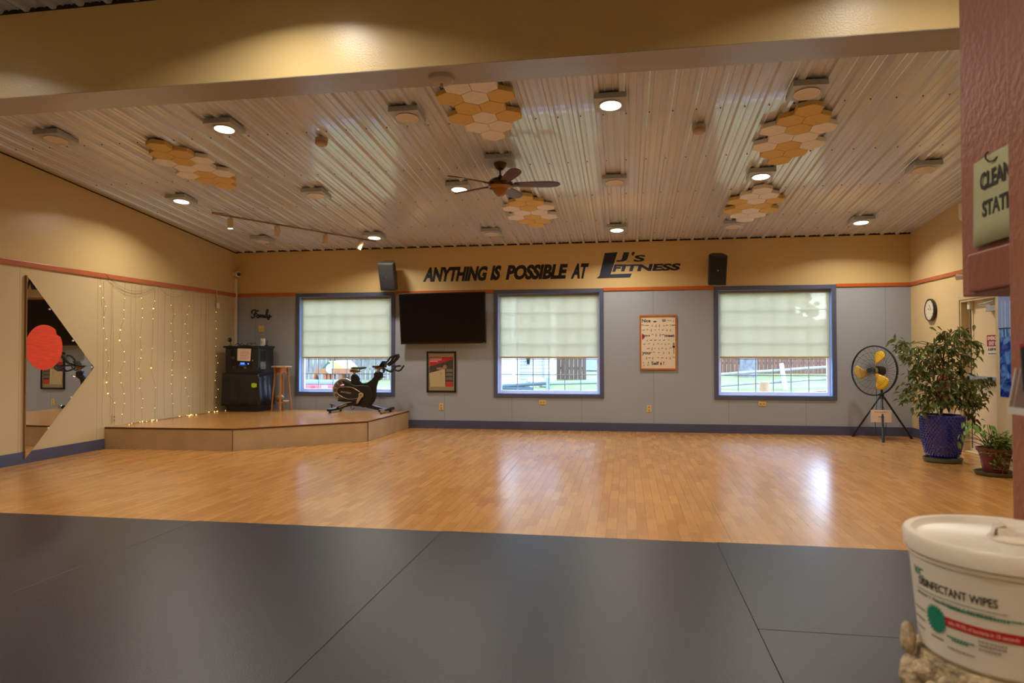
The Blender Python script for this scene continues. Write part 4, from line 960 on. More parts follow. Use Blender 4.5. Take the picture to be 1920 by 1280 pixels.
MB().box(B(700, 700, .15), (.10, .09, .022)).build('pedal', bikef, bk)
# saddle
MB().cyl(B(555, 530), B(550, 488), .028).build('seat_post', chrome, bk, smooth=True)
MB().prism([B(480, 465, -.022), B(500, 445, -.022), B(650, 462, -.022), B(655, 480, -.022), B(610, 495, -.022), B(490, 492, -.022)], (0, .044, 0)).build('seat_slider', mat('brown_grey_slider', (130, 96, 72), .35, metal=.4), bk, bevel=.004)
m = MB(); rings = []
for t, w, hh_ in ((0, .055, .012), (.12, .085, .022), (.35, .08, .026), (.6, .04, .022), (.85, .025, .018), (1, .014, .010)):
    c = B(510+235*t, 425-9*t-6*math.sin(math.pi*t)*0+8*math.sin(math.pi*t)); rings.append([m.bm.verts.new(c+Vector((0, w*math.cos(a_), hh_*math.sin(a_)))) for a_ in [2*math.pi*k/12 for k in range(12)]])
for A, B__ in zip(rings, rings[1:]):
    for k in range(12): m._f([A[k], A[(k+1) % 12], B__[(k+1) % 12], B__[k]])
m._f(rings[0]); m._f(rings[-1][::-1]); m.build('saddle', black_p, bk, smooth=True)
MB().tube([B(600, 478), B(640, 450), B(690, 428)], .007).tube([B(450, 570, -.05), B(478, 590, -.05), B(500, 612, -.04)], .009).build('saddle_rails', black_m, bk, smooth=True)
# handlebars
MB().cyl(B(940, 490), B(930, 452), .030).build('handlebar_post', chrome, bk, smooth=True)
MB().prism([B(880, 440, -.03), B(890, 415, -.03), B(1010, 400, -.03), B(1020, 430, -.03), B(960, 455, -.03)], (0, .06, 0)).build('handlebar_slider', mat('copper_brown_slider', (150, 100, 64), .35, metal=.5), bk, bevel=.005)
hb = MB()
for s_ in (-1, 1):
    w = .09*s_
    hb.tube([B(1010, 395, .02*s_), B(1060, 355, w), B(1110, 315, w), B(1150, 255, w*.9), B(1195, 222, w*.8), B(1235, 213, w*.7), B(1250, 235, w*.6), B(1225, 280, w*.5), B(1170, 335, w*.4), B(1100, 385, w*.3)], .017, 8)
    w = .20*s_
    hb.tube([B(1020, 430, .02*s_), B(1045, 470, w*.5), B(1070, 488, w*.8), B(1105, 440, w), B(1150, 465, w), B(1195, 478, w), B(1235, 455, w), B(1262, 415, w), B(1284, 388, w)], .016, 8)
hb.tube([B(1225, 395, -.2), B(1225, 395, .2)], .015, 8).tube([B(845, 402, 0), B(900, 405, 0), B(1000, 395, 0), B(1060, 400, 0)], .018, 8)
hb.build('handlebar', black_p, bk, smooth=True)
MB().hexa([B(850, 408, -.06), B(960, 398, -.06), B(960, 398, .06), B(850, 408, .06), B(850, 396, -.06), B(965, 385, -.06), B(965, 385, .06), B(850, 396, .06)]).build('device_tray', black_p, bk, bevel=.004)
MB().hexa([B(965, 390, -.08), B(985, 392, -.08), B(985, 392, .08), B(965, 390, .08), B(1015, 315, -.08), B(1035, 312, -.08), B(1035, 312, .08), B(1015, 315, .08)]).build('console_screen', screen_m, bk, bevel=.004)
MB().tube([B(985, 590, -.05), B(1010, 585, -.06), B(1035, 565, -.06), B(1065, 572, -.06)], .008, 6).build('brake_lever', chrome, bk, smooth=True)
# base
def foot(x0, x1, y, yn, yf, name):
    a = B(x0, y, 0); zz = SZ+.045; fx = a.x
    m = MB(); m.bb((fx-.045, BYC-yn, SZ+.03), (fx+.045, BYC+yf, SZ+.075))
    o = m.build(name, bikef, bk, bevel=.012)
    for yy in (BYC-yn+.04, BYC+yf-.04): MB().cyl((fx, yy, SZ+.003), (fx, yy, SZ+.032), .022, n=14).build('levelling_foot', black_p, o)
    return o, fx
rf, rx = foot(250, 0, 1060, .27, .25, 'rear_stabilizer'); ff, fx = foot(1060, 0, 1060, .27, .25, 'front_stabilizer')
MB().cyl((fx+.035, BYC-.29, SZ+.052), (fx+.035, BYC-.245, SZ+.052), .036, n=18).build('transport_wheel', chrome, ff, smooth=True)
MB().cyl((fx+.035, BYC+.22, SZ+.052), (fx+.035, BYC+.265, SZ+.052), .036, n=18).build('transport_wheel', chrome, ff, smooth=True)
shell([(240, 1075), (300, 1030), (430, 985), (560, 965), (660, 1000), (640, 1040), (520, 1025), (420, 1050), (300, 1090)], .075, 'rear_strut', bikef, .01)
shell([(680, 1020), (820, 1012), (960, 1048), (1070, 1075), (1070, 1100), (940, 1098), (760, 1060)], .075, 'front_strut', bikef, .01)
MB().prism([B(310, 1045, -.038), B(435, 995, -.038), B(445, 1015, -.038), B(315, 1065, -.038)], (0, -.003, 0)).build('strut_plate', mat('tan_strut_plate', (176, 140, 96), .4, metal=.3), bk)
MB().tube([B(190, 1000, -.1), B(235, 998, -.1), B(280, 1020, -.1)], .009).tube([B(225, 1050, -.1), B(225, 1000, -.1)], .012).build('carry_handle', black_m, bk, smooth=True)

# ------------------------------------------------------------------ pedestal fan
PX, PY = 3.83, 11.12
pfz = lambda x, y, Y=PY: at(x, y, Y)
pn = thing('pedestal_fan', (PX, PY, 0), 'large black pedestal fan with three yellow blades on tripod beside ficus', 'fan')
hubp = pfz(1638, 694.5); ax = Vector((-.80, -.58, .05)).normalized(); a1 = ax.orthogonal().normalized(); ux_ = ax.cross(Z_).normalized(); uz_ = ux_.cross(ax).normalized()
RC = .375
hc = hubp
def ring(c, r, n=64): return [c+(ux_*math.cos(t)+uz_*math.sin(t))*r for t in [2*math.pi*k/n for k in range(n)]]
m = MB(); m.tube(ring(hc, RC), .011, 8, closed=True); m.tube(ring(hc-ax*.02, RC+.002), .007, 6, closed=True); cage = m.build('cage_rim', black_m, pn, smooth=True)
m = MB()
for k in range(60):
    t = 2*math.pi*k/60; tw = .5
    pts = []
    for j in range(7):
        f_ = j/6; r = .05+(RC-.05)*f_; tt = t+tw*(1-f_); pts.append(hc+(ux_*math.cos(tt)+uz_*math.sin(tt))*r+ax*(.10*(1-f_**2.2)))
    m.tube(pts, .0016, 4)
for r in (.16, .27): m.tube(ring(hc+ax*.10*(1-((r-.05)/(RC-.05))**2.2), r), .0018, 4, closed=True)
m.build('front_grille', black_m, pn)
m = MB()
for k in range(30):
    t = 2*math.pi*k/30; pts = []
    for j in range(6):
        f_ = j/5; r = .07+(RC-.07)*f_; pts.append(hc+(ux_*math.cos(t)+uz_*math.sin(t))*r-ax*(.12*(1-f_**2.2)))
    m.tube(pts, .0016, 4)
m.build('rear_grille', black_m, pn)
MB().cyl(hc+ax*.09, hc+ax*.105, .042, n=24).build('grille_boss', black_p, pn)
for k in range(3):
    t0 = math.radians(100+120*k); m = MB(); F, Bk = [], []
    for j in range(9):
        f_ = j/8; r = .05+.275*f_; hw_ = 1.25* (.10+.62*math.sin(math.pi*min(1, f_*.62)))*(.75 if f_ < .9 else .6)*.62
        row = []
        for q in range(7):
            s_ = q/6*2-1; a = t0+s_*hw_+.25*f_; row.append(m.bm.verts.new(hc+(ux_*math.cos(a)+uz_*math.sin(a))*(r-.03*s_*s_*f_)+ax*(.028*s_)))
        F.append(row)
    for A, B__ in zip(F, F[1:]):
        for q in range(6): m._f([A[q], A[q+1], B__[q+1], B__[q]])
    b_ = m.build('blade', fan_yellow, pn, smooth=True); s2 = b_.modifiers.new('t', 'SOLIDIFY'); s2.thickness = .004
MB().cyl(hc-ax*.03, hc+ax*.03, .055, n=20).build('hub', chrome, pn, smooth=True)
MB().lathe([(0, -.02), (.06, -.03), (.075, -.06), (.075, -.17), (.05, -.20), (0, -.205)], hc-ax*.02, 24, ax).build('motor', black_p, pn, smooth=True)
apex = Vector((PX, PY, pfz(1651, 742).z))
mt_ = hc-ax*.14
MB().tube([mt_, Vector((mt_.x, mt_.y, mt_.z-.1)), apex+Vector((0, 0, .1)), apex], .018).cyl(apex+Z_*.16, (PX, PY, .42), .016).build('pole', black_m, pn, smooth=True)
MB().cyl(apex+Z_*.04, apex-Z_*.05, .035, n=20).build('leg_collar', black_m, pn)
for q in ((3.53, 11.50), (4.31, 11.29), (3.735, 10.80)):
    e_ = Vector((*q, .012)); d_ = (e_-apex)
    lg_ = MB().tube([apex+Vector((d_.x, d_.y, 0)).normalized()*.03-Z_*.01, e_], .0145, 8).build('leg', black_m, pn, smooth=True)
    MB().cyl(e_-d_.normalized()*.05, e_-Z_*.01, .018, .02).build('rubber_tip', black_p, lg_)
a, b = at(1632, 791, 10.98), at(1671, 768.5, 10.98)
sgp = MB().hexa([(a.x, 10.965, a.z), (b.x, 10.965, a.z-.002), (b.x, 10.967, a.z), (a.x, 10.967, a.z), (a.x, 10.965, b.z+.002), (b.x, 10.965, b.z), (b.x, 10.967, b.z), (a.x, 10.967, b.z+.002)]).build('paper_sign', paper, pn)
m = MB(); xx = a.x+.06
while xx < b.x-.07: w = random.uniform(.01, .025); m.bb((xx, 10.9642, b.z-.035), (xx+w, 10.965, b.z-.026)); xx += w+.008
m.build('red_writing', ink_red, sgp)
m = MB(); xx = a.x+.11
while xx < b.x-.11: w = random.uniform(.008, .016); m.bb((xx, 10.9642, b.z-.108), (xx+w, 10.965, b.z-.096)); xx += w+.006
m.build('black_writing', ink, sgp)
MB().tube([hc-ax*.15-Z_*.02, (PX-.08, PY, .9), (PX-.07, PY, .55), (PX-.1, PY, .3), (PX-.07, PY+.05, .08), (PX, PY+.1, .02), (PX+.08, PY+.1, .1), (PX+.09, PY+.05, .35), (PX+.03, PY+.02, .5)], .004, 6).build('power_cord', black_p, pn, smooth=True)

# ------------------------------------------------------------------ ficus
def leaf(m, p, d, L_, w, droop=.3):
    d = d.normalized(); s_ = d.cross(Z_)
    s_ = s_.normalized() if s_.length > .05 else Vector((1, 0, 0)); nrm_ = s_.cross(d)
    tw = Matrix.Rotation(random.uniform(-1.1, 1.1), 3, d); s_ = tw @ s_; nrm_ = tw @ nrm_
    base = m.bm.verts.new(p); m1 = m.bm.verts.new(p+d*L_*.35+nrm_*-.004); m2 = m.bm.verts.new(p+d*L_*.72-Z_*L_*droop*.25); tip = m.bm.verts.new(p+d*L_-Z_*L_*droop*.7)
    l1 = m.bm.verts.new(p+d*L_*.35+s_*w+nrm_*.004); l2 = m.bm.verts.new(p+d*L_*.70+s_*w*.7-Z_*L_*droop*.2); r1 = m.bm.verts.new(p+d*L_*.35-s_*w+nrm_*.004); r2 = m.bm.verts.new(p+d*L_*.70-s_*w*.7-Z_*L_*droop*.2)
    for f in ((base, m1, l1), (base, r1, m1), (m1, m2, l2, l1), (m1, r1, r2, m2), (m2, tip, l2), (m2, r2, tip)): m._f(f)
GX, GY = 3.79, 9.03
pt = thing('potted_ficus', (GX, GY, 0), 'large leafy ficus in a studded cobalt blue pot beside the clock wall', 'plant')
ph = .055
prp = [(0, 0), (.155, 0), (.185, .06), (.225, .25), (.235, .40), (.232, .50), (.228, .515), (.208, .515), (.205, .46), (0, .46)]
pot_z = .055
pot = MB().lathe(prp, (GX, GY, pot_z), 48).build('glazed_pot', pot_blue, pt, smooth=True)
m = MB()
def potr(z):
    for (r0, z0), (r1, z1) in zip(prp, prp[1:]):
        if z0 <= z <= z1 and z1 > z0: return r0+(r1-r0)*(z-z0)/(z1-z0)
    return .2
for j in range(17):
    z = .03+j*.0285; r = potr(z)
    for k in range(34):
        a = 2*math.pi*(k+.5*(j % 2))/34; m.ball((GX+r*math.cos(a), GY+r*math.sin(a), pot_z+z), .0135, 6, 4)
st2 = m.build('glazed_studs', pot_blue, pot, smooth=True); st2['kind'] = 'stuff'
MB().lathe([(0, 0), (.185, 0), (.205, .01), (.212, .05), (.20, .05), (.19, .02), (0, .02)], (GX, GY, .001), 40).build('saucer', saucer_m, pt, smooth=True)
MB().cyl((GX, GY, pot_z+.46), (GX, GY, pot_z+.475), .205, n=32).build('soil', soil, pt)
clumps = [(470,300),(530,330),(500,390),(560,390),(600,350),(650,310),(720,240),(780,270),(840,230),(880,215),(920,280),(960,300),(740,330),(800,340),(850,320),(880,380),(930,390),(700,400),(760,430),(820,420),(640,440),(560,470),(520,510),(600,490),(640,520),(690,480),(740,480),(790,480),(540,570),(600,570),(650,590),(700,560),(750,560),(490,660),(540,640),(580,690),(630,670),(680,690),(740,690),(790,690),(700,620),(760,620),(840,560),(880,560),(930,545),(980,560),(1030,560),(860,620),(900,620),(950,630),(990,650),(870,700),(920,700),(960,700),(930,790),(610,740),(650,720),(830,640),(700,330),(600,410),(860,480),(450,310)]
random.seed(11); fm = MB(); bmk = MB(); root = Vector((GX, GY, .5)); fork = Vector((GX+.01, GY, .95))
bmk.tube([root, Vector((GX-.01, GY+.01, .75)), fork, Vector((GX+.03, GY+.02, 1.25)), Vector((GX+.05, GY, 1.5))], [.020, .017, .014, .009, .005], 8)
for i, (px_, py_) in enumerate(clumps):
    c = at(1560+px_/3.556, 560+py_/3.556, GY+random.uniform(-.28, .28)*(1 if i % 3 else .4))
    s0 = fork.lerp(Vector((GX+.05, GY, 1.5)), min(1, max(-.3, (c.z-.95)/.6)))
    mid_ = s0.lerp(c, .5)+Vector((random.uniform(-.04, .04), random.uniform(-.04, .04), .05))
    bmk.tube([s0, mid_, c], [.006, .004, .002], 5)
    for k in range(26):
        t = random.uniform(.62, 1.15); p = mid_.lerp(c, min(1.1, t*1.0)) if k % 4 == 0 else c+Vector((random.gauss(0, .055), random.gauss(0, .07), random.gauss(0, .045)))
        d = Vector((random.gauss(0, .6)+(c.x-GX)*.7, random.gauss(0, .6)+(c.y-GY)*.7, random.gauss(-.55, .35)))
        leaf(fm, p, d, random.uniform(.065, .10), random.uniform(.013, .020), .35)
fm.build('foliage', leaf_m, pt); bmk.build('trunk_and_branches', bark, pt, smooth=True)

# small pot
KX, KY = 3.93, 8.12
p2 = thing('potted_houseplant', (KX, KY, 0), 'maroon pot with broad leaves and feathery fern trailing over its side', 'plant')
MB().lathe([(0, 0), (.17, 0), (.185, .008), (.20, .04), (.188, .04), (.17, .016), (0, .016)], (KX, KY, .001), 40).build('saucer', saucer_m, p2, smooth=True)
MB().lathe([(0, 0), (.105, 0), (.112, .02), (.135, .16), (.155, .225), (.175, .245), (.178, .275), (.165, .275), (.155, .25), (0, .25)], (KX, KY, .02), 64, wob=lambda t, z: 1+.025*(1 if math.sin(t*16) > 0 else 0)*(z < .17)).build('flared_pot', pot_red, p2, smooth=True)
MB().cyl((KX, KY, .265), (KX, KY, .275), .152, n=28).build('soil', soil, p2)
random.seed(4); sm, lm_, fr_ = MB(), MB(), MB()
q = lambda x, y, dy=0: at(1690+x/4.924, 640+y/4.924, KY+dy)
for (x, y, L_, w) in ((645, 790, .11, .05), (590, 770, .08, .035), (585, 840, .075, .032), (540, 880, .07, .03), (515, 950, .085, .035), (560, 905, .06, .025), (720, 800, .075, .03), (765, 840, .085, .035), (815, 800, .085, .04), (840, 830, .08, .03), (800, 880, .07, .03), (790, 790, .06, .02), (770, 930, .08, .03), (830, 880, .08, .03), (690, 850, .05, .015)):
    p = q(x, y, random.uniform(-.08, .08)); s0 = Vector((KX-.03+random.uniform(-.05, .05), KY+random.uniform(-.05, .05), .28))
    sm.tube([s0, s0.lerp(p, .5)+Z_*.05, p+Z_*.03], [.005, .004, .003], 5)
    for k in range(2): leaf(lm_, p+Vector((random.uniform(-.02, .02), 0, .03)), Vector((random.uniform(-.5, .5), -.4, -.6)), L_, w*.62, .2)
for k in range(230):
    a = q(random.gauss(905, 50), random.uniform(860, 1130), random.uniform(-.16, .04)); 
    if a.z < .07: a.z = .07
    s0 = Vector((KX+.05, KY-.05, .30)); d = Vector((random.gauss(.3, .6), random.gauss(-.3, .5), random.gauss(.1, .5))).normalized(); L_ = random.uniform(.06, .13)
    e = a+d*L_-Z_*.02; mid_ = a.lerp(e, .5)+Z_*.012; fr_.tube([a, mid_, e], .0012, 4)
    for j in range(9):
        c = a.lerp(e, j/9)+Z_*.012*math.sin(math.pi*j/9)
        for s_ in (-1, 1):
            dd = (d.cross(Z_)*s_+d*.5+Vector((0, 0, random.uniform(-.4, .4)))).normalized(); l = .042*(1-j/12)
            n_ = dd.cross(Z_).normalized()*.008; fr_.poly([c, c+dd*l*.5+n_, c+dd*l, c+dd*l*.5-n_])
for k in range(6):
    pts = [Vector((KX+random.uniform(-.1, .1), KY-.12, .30)), Vector((KX+random.uniform(-.1, .15), KY-.20, .22)), Vector((KX+random.uniform(-.16, .15), KY-.17, .10)), Vector((KX+random.uniform(-.1, .2), KY-.22, .05))]; sm.tube(pts, .002, 4)
sm.build('stems', mat('brown_green_stem', (104, 84, 50), .7), p2); lm_.build('broad_leaves', leaf2_m, p2); fr_.build('fern_fronds', fern_m, p2)

# ------------------------------------------------------------------ foreground post and sign cabinet
hx = lambda x, y, X=.75: hit(x, y, 0, X)
pc = thing('wall_hung_cabinet', (.95, 1.55, 1.446), 'rust brown wooden cabinet box behind the near right post', 'cabinet')
MB().bb((.75, 1.3935, 1.446), (1.25, 1.680, 2.75)).build('carcass', post_m, pc, bevel=.004)
MB().bb((.738, 1.3935, 1.452), (.75, 1.628, 1.535)).build('lower_board', mat('rust_brown_board', (150, 82, 52), .45, bump=.2, bscale=40), pc, bevel=.004)
m = MB()
for x, y in ((1825, 481), (1883, 464)): p = hx(x, y); m.cyl((.75, p.y, p.z), (.747, p.y, p.z), .003, n=10)
m.build('screw_head', black_m, pc)
po = thing('foreground_post', (.83, 1.28, 0), 'rust brown painted wooden post at the right edge of the view', 'post')
MB().bb((.70, 1.17, 0), (1.30, 1.392, 4.115)).build('shaft', post_m, po, bevel=.006)
# hanging sign
q = [(1831, 308), (1887, 286), (1887, 448), (1833, 465), (1829, 390)]
s = thing('cleaning_station_sign', hx(1835, 400, .745), 'pale green CLEANING STATION card hanging on the rust brown cabinet', 'sign')
yl, yr, zt2, zb2 = hx(1831, 308).y, 1.40, hx(1831, 308).z, hx(1833, 465).z
m = MB(); n = 10; F = []
for i in range(n+1):
    u = i/n; y = yl+(yr-yl)*u; row = []
    for j in range(5):
        v = j/4; row.append(m.bm.verts.new((.744-.006*math.sin(math.pi*u)-.003*(1-v), y, zb2+(zt2-zb2)*v)))
    F.append(row)
for A, B__ in zip(F, F[1:]):
    for k in range(4): m._f([A[k], A[k+1], B__[k+1], B__[k]])
cd = m.build('card', sign_green, s, smooth=True); s2 = cd.modifiers.new('t', 'SOLIDIFY'); s2.thickness = .0015
def signtext(body, x0, y0, y1, wid):
    a, b = hx(x0, y1, .736), hx(x0, y0, .736)
    return MB().text(body, (.7360, a.y, a.z), -Y_, Z_, wid, b.z-a.z, bold=.03, depth=.0006)
signtext('CLEANING', 1838, 326, 359, .182).build('word', mat('dark_grey_sign_ink', (52, 48, 40), .7), s)
signtext('STATION', 1842, 378, 408, .160).build('word', mat('dark_grey_sign_ink', (52, 48, 40), .7), s)
hk = [hx(1853, 284, .735), hx(1848, 289, .733), hx(1848, 297, .733), hx(1854, 303, .733), hx(1863, 301, .735), hx(1870, 294, .738), hx(1878, 292, .742), hx(1885, 297, .744)]
MB().tube(hk, .0016, 6).build('wire_hook', mat('dark_hook_wire', (60, 48, 40), .4, metal=.5), s, smooth=True)
# brochure holder on the post
ah = thing('clear_brochure_holder', (.69, 1.28, 1.24), 'clear acrylic holder mounted on the post at the right edge', 'holder')
b0, b1 = hx(1893.5, 768, .665), hx(1904, 690, .685)
m = MB(); y0, y1 = b0.y, 1.19
m.hexa([(.66, y1, b0.z-.006), (.66, y0, b0.z-.006), (.6995, y0, b0.z-.006), (.6995, y1, b0.z-.006), (.66, y1, b0.z+.006), (.66, y0, b0.z+.006), (.6995, y0, b0.z+.006), (.6995, y1, b0.z+.006)])
m.build('base_ledge', mat('milky_acrylic', (206, 198, 190), .25), ah)
m = MB(); zt3 = b1.z; m.prism([(.660, y0, b0.z), (.664, y0, b0.z), (.689, b1.y, zt3), (.684, b1.y, zt3)], (0, -.004, 0)); m.prism([(.6635, y0-.01, b0.z), (.6995, y0-.01, b0.z), (.6995, b1.y-.01, zt3), (.687, b1.y-.01, zt3)], (0, -.003, 0)); m.build('side_panel', mat('frosted_acrylic_edge', (196, 178, 168), .3), ah)
m = MB(); m.prism([(.660, y0, b0.z), (.660, y1, b0.z), (.686, y1, zt3), (.686, b1.y, zt3)], (.0025, 0, 0)); m.build('front_panel', acrylic_m, ah)
rc = thing('hand_remote', (.69, 1.25, 1.30), 'black handheld remote with red top standing in the acrylic holder', 'remote')
r0, r1 = hx(1918, 652, .675), hx(1934, 706, .685)
dv = (r1-r0); dv.x = 0; pp0 = r0+Vector((0, -.012, 0)); MB().tube([pp0, pp0+dv*1.5], .010, 10).build('handle', black_p, rc, smooth=True)
MB().ball(pp0-dv.normalized()*.004, .0105, 12, 8).build('red_cap', mat('red_rubber_cap', (150, 40, 34), .5), rc, smooth=True)

# ------------------------------------------------------------------ wipes bucket on its pedestal
KB = Vector((.528, 1.073, 0)); ZT, ZB = 1.062, .893
bu = thing('wipes_bucket', (KB.x, KB.y, ZB), 'white round tub of disinfectant wipes with lid in near right corner', 'bucket')
def br_(z): return .105+(.117-.105)*(z-ZB)/(ZT-.03-ZB)
MB().lathe([(0, ZB), (.099, ZB), (.105, ZB+.006), (.1168, ZT-.034), (.1195, ZT-.033), (.1195, ZT-.026), (.115, ZT-.024), (.10, ZT-.024), (0, ZT-.024)], (KB.x, KB.y, 0), 96).build('tub', bucket_m, bu, smooth=True)
MB().lathe([(.1195, ZT-.026), (.1235, ZT-.025), (.1255, ZT-.006), (.1225, ZT-.001), (.1185, ZT), (.1135, ZT-.001), (.110, ZT-.006), (.104, ZT-.009), (0, ZT-.006)], (KB.x, KB.y, 0), 96).build('lid', mat('white_lid_plastic', (232, 220, 202), .32, spec=.5), bu, smooth=True)
lc = Vector((KB.x+.012, KB.y-.005, ZT-.006))
m = MB().lathe([(0, 0), (.03, 0), (.029, .004), (.024, .006), (0, .006)], lc, 32); m.box(lc+Vector((-.012, 0, .010)), (.022, .012, .014)); cap = m.build('dispensing_cap', mat('white_lid_plastic', (0, 0, 0)), bu, smooth=True)
m = MB(); random.seed(2); F = []
for i in range(9):
    row = []
    for j in range(7):
        u, v = i/8, j/6; row.append(m.bm.verts.new(lc+Vector((-.03+.022*u+random.uniform(-.003, .003), -.006+.018*v+random.uniform(-.003, .003), .004+.026*math.sin(math.pi*u)*(.6+.4*math.sin(5*v))+random.uniform(-.002, .002)))))
    F.append(row)
for A, B__ in zip(F, F[1:]):
    for k in range(6): m._f([A[k], A[k+1], B__[k+1], B__[k]])
wt = m.build('wipe_tail', mat('white_tissue', (236, 226, 214), .9), bu, smooth=True); s2 = wt.modifiers.new('t', 'SOLIDIFY'); s2.thickness = .0012
# label print: bend flat artwork around the tub; u = angle (rad, 0 = straight towards -Y), v = height
def cam_u(x, y):      # pixel -> (angle, z) on the tub surface
    d = ray(x, y); o = Vector((0, 0, H)); t = .3
    for _ in range(4000):
        p = o+d*t
        if math.hypot(p.x-KB.x, p.y-KB.y) <= br_(p.z): break
        t += .0005
    return math.atan2(p.x-KB.x, -(p.y-KB.y)), p.z
def bend(mb, off=.0005):
    for v in mb.bm.verts:
        u, z, k = v.co.x/.112, v.co.z, -v.co.y; r = br_(z)+off+k
        v.co = Vector((KB.x+math.sin(u)*r, KB.y-math.cos(u)*r, z))
    return mb
def ltext(body, x0, y0, x1, y1, hpx, mm, name, bold=.02):
    (u0, z0), (u1, z1) = cam_u(x0, y0), cam_u(x1, y1); zc = (z0+z1)/2; h = hpx
    m = MB().text(body, (u0*.112, 0, zc), X_, Z_, (u1-u0)*.112, h, bold=bold, depth=.0003); bend(m); return m.build(name, mm, bu)
ZR = cam_u(1765, 1107)[1]
def lab(body, xa, ya, xb, h, mm, name='label_text', bold=.0):
    u0, z0 = cam_u(xa, ya); u1, _ = cam_u(xb, ya+(xb-xa)*.27); m = MB().text(body, (u0*.112, 0, z0), X_, Z_, (u1-u0)*.112, h, bold=bold, depth=.0003); bend(m); return m.build(name, mm, bu)
lab('DISINFECTANT WIPES', 1725, 1093, 1871, .0115, ink, bold=.012)
lab('V/C', 1716, 1072, 1732, .012, green_ink, bold=.01)
lab('cleaner / deodorizer / sanitizer', 1722, 1108, 1866, .0052, ink_grey)
def band(xa, ya, xb, h, mm, name, off=.0004, segs=24):
    u0, z0 = cam_u(xa, ya); u1, _ = cam_u(xb, ya+(xb-xa)*.24); m = MB()
    for k in range(segs):
        a, b = u0+(u1-u0)*k/segs, u0+(u1-u0)*(k+1)/segs; m.hexa([(a*.112, 0, z0), (b*.112, 0, z0), (b*.112, -.0004, z0), (a*.112, -.0004, z0), (a*.112, 0, z0+h), (b*.112, 0, z0+h), (b*.112, -.0004, z0+h), (a*.112, -.0004, z0+h)])
    bend(m, off); return m.build(name, mm, bu)
band(1762, 1167, 1925, .0125, mat('red_label_band', (186, 30, 34), .5), 'red_band')
band(1722, 1099, 1890, .0007, green_ink, 'green_rule')
m = MB(); u0, z0 = cam_u(1763, 1167)
lab('kills 99.9% of bacteria in 15 seconds', 1780, 1170, 1912, .0055, mat('pale_band_ink', (236, 190, 170), .6), bold=.01)
for (xa, ya, xb, mm) in ((1755, 1128, 1925, green_ink), (1777, 1139, 1890, green_ink), (1777, 1193, 1825, green_ink), (1786, 1201, 1815, green_ink), (1778, 1214, 1826, label_grey), (1748, 1190, 1770, mat('brown_label_ink', (140, 110, 84), .7)), (1835, 1203, 1890, label_grey), (1836, 1210, 1885, label_grey), (1836, 1218, 1878, label_grey), (1719, 1133, 1735, label_grey), (1720, 1150, 1735, label_grey), (1721, 1166, 1734, label_grey)):
    u0, z0 = cam_u(xa, ya); u1, _ = cam_u(xb, ya+(xb-xa)*.2); m = MB(); u = u0
    while u < u1: w = random.uniform(.012, .03); m.hexa([(a_*.112, y_, z_) for z_ in (z0, z0+.0026) for a_, y_ in ((u, 0), (u+w, 0), (u+w, -.0003), (u, -.0003))]); u += w+.01
    bend(m); m.build('fine_print', mm, bu)
u0, z0 = cam_u(1755.5, 1159); m = MB(); n = 44
pts = [Vector((u0*.112+math.cos(2*math.pi*k/n)*(.019 if k % 2 else .0138), 0, z0+math.sin(2*math.pi*k/n)*(.021 if k % 2 else .0155))) for k in range(n)]
cen = Vector((u0*.112, -.0014, z0)); vs = [m.bm.verts.new(p-Y_*.0010) for p in pts]; cv_ = m.bm.verts.new(cen)
for k in range(n): m._f([vs[k], vs[(k+1) % n], cv_])
bend(m, .0004); m.build('starburst_seal', green_ink, bu)
# carved pedestal
pe = thing('carved_pedestal', (KB.x, KB.y, 0), 'knobbly carved stone pedestal under the wipes bucket', 'pedestal')
MB().lathe([(0, 0), (.15, 0), (.15, .05), (.11, .09), (.075, .16), (.065, .55), (.08, .72), (.10, .80), (.112, .86), (.108, ZB-.001), (0, ZB-.001)], (KB.x, KB.y, 0), 40).build('core', stone_m, pe, smooth=True)
m = MB(); random.seed(9)
for j, (z, r, nn_, rr) in enumerate(((.868, .106, 17, .015), (.845, .112, 15, .020), (.81, .105, 14, .021), (.775, .098, 13, .020), (.735, .088, 12, .019), (.69, .08, 11, .019))):
    for k in range(nn_):
        a = 2*math.pi*(k+.5*(j % 2))/nn_+random.uniform(-.08, .08); m.ball((KB.x+r*math.cos(a), KB.y+r*math.sin(a), z+random.uniform(-.006, .006)-.004), rr*random.uniform(.8, 1.2), 10, 7, sc=(1, 1, random.uniform(.9, 1.5)), noise=.18)
c_ = m.build('carved_knobs', stone_m, pe, smooth=True); c_['kind'] = 'stuff'
p = cam_u(1712, 1190); 
u_ = math.atan2(-.115, .0)
MB().ball((KB.x-.1185, KB.y+.02, .900), .013, 10, 7, sc=(.8, 1, 1.8), noise=.15).build('upright_knob', stone_m, pe, smooth=True)

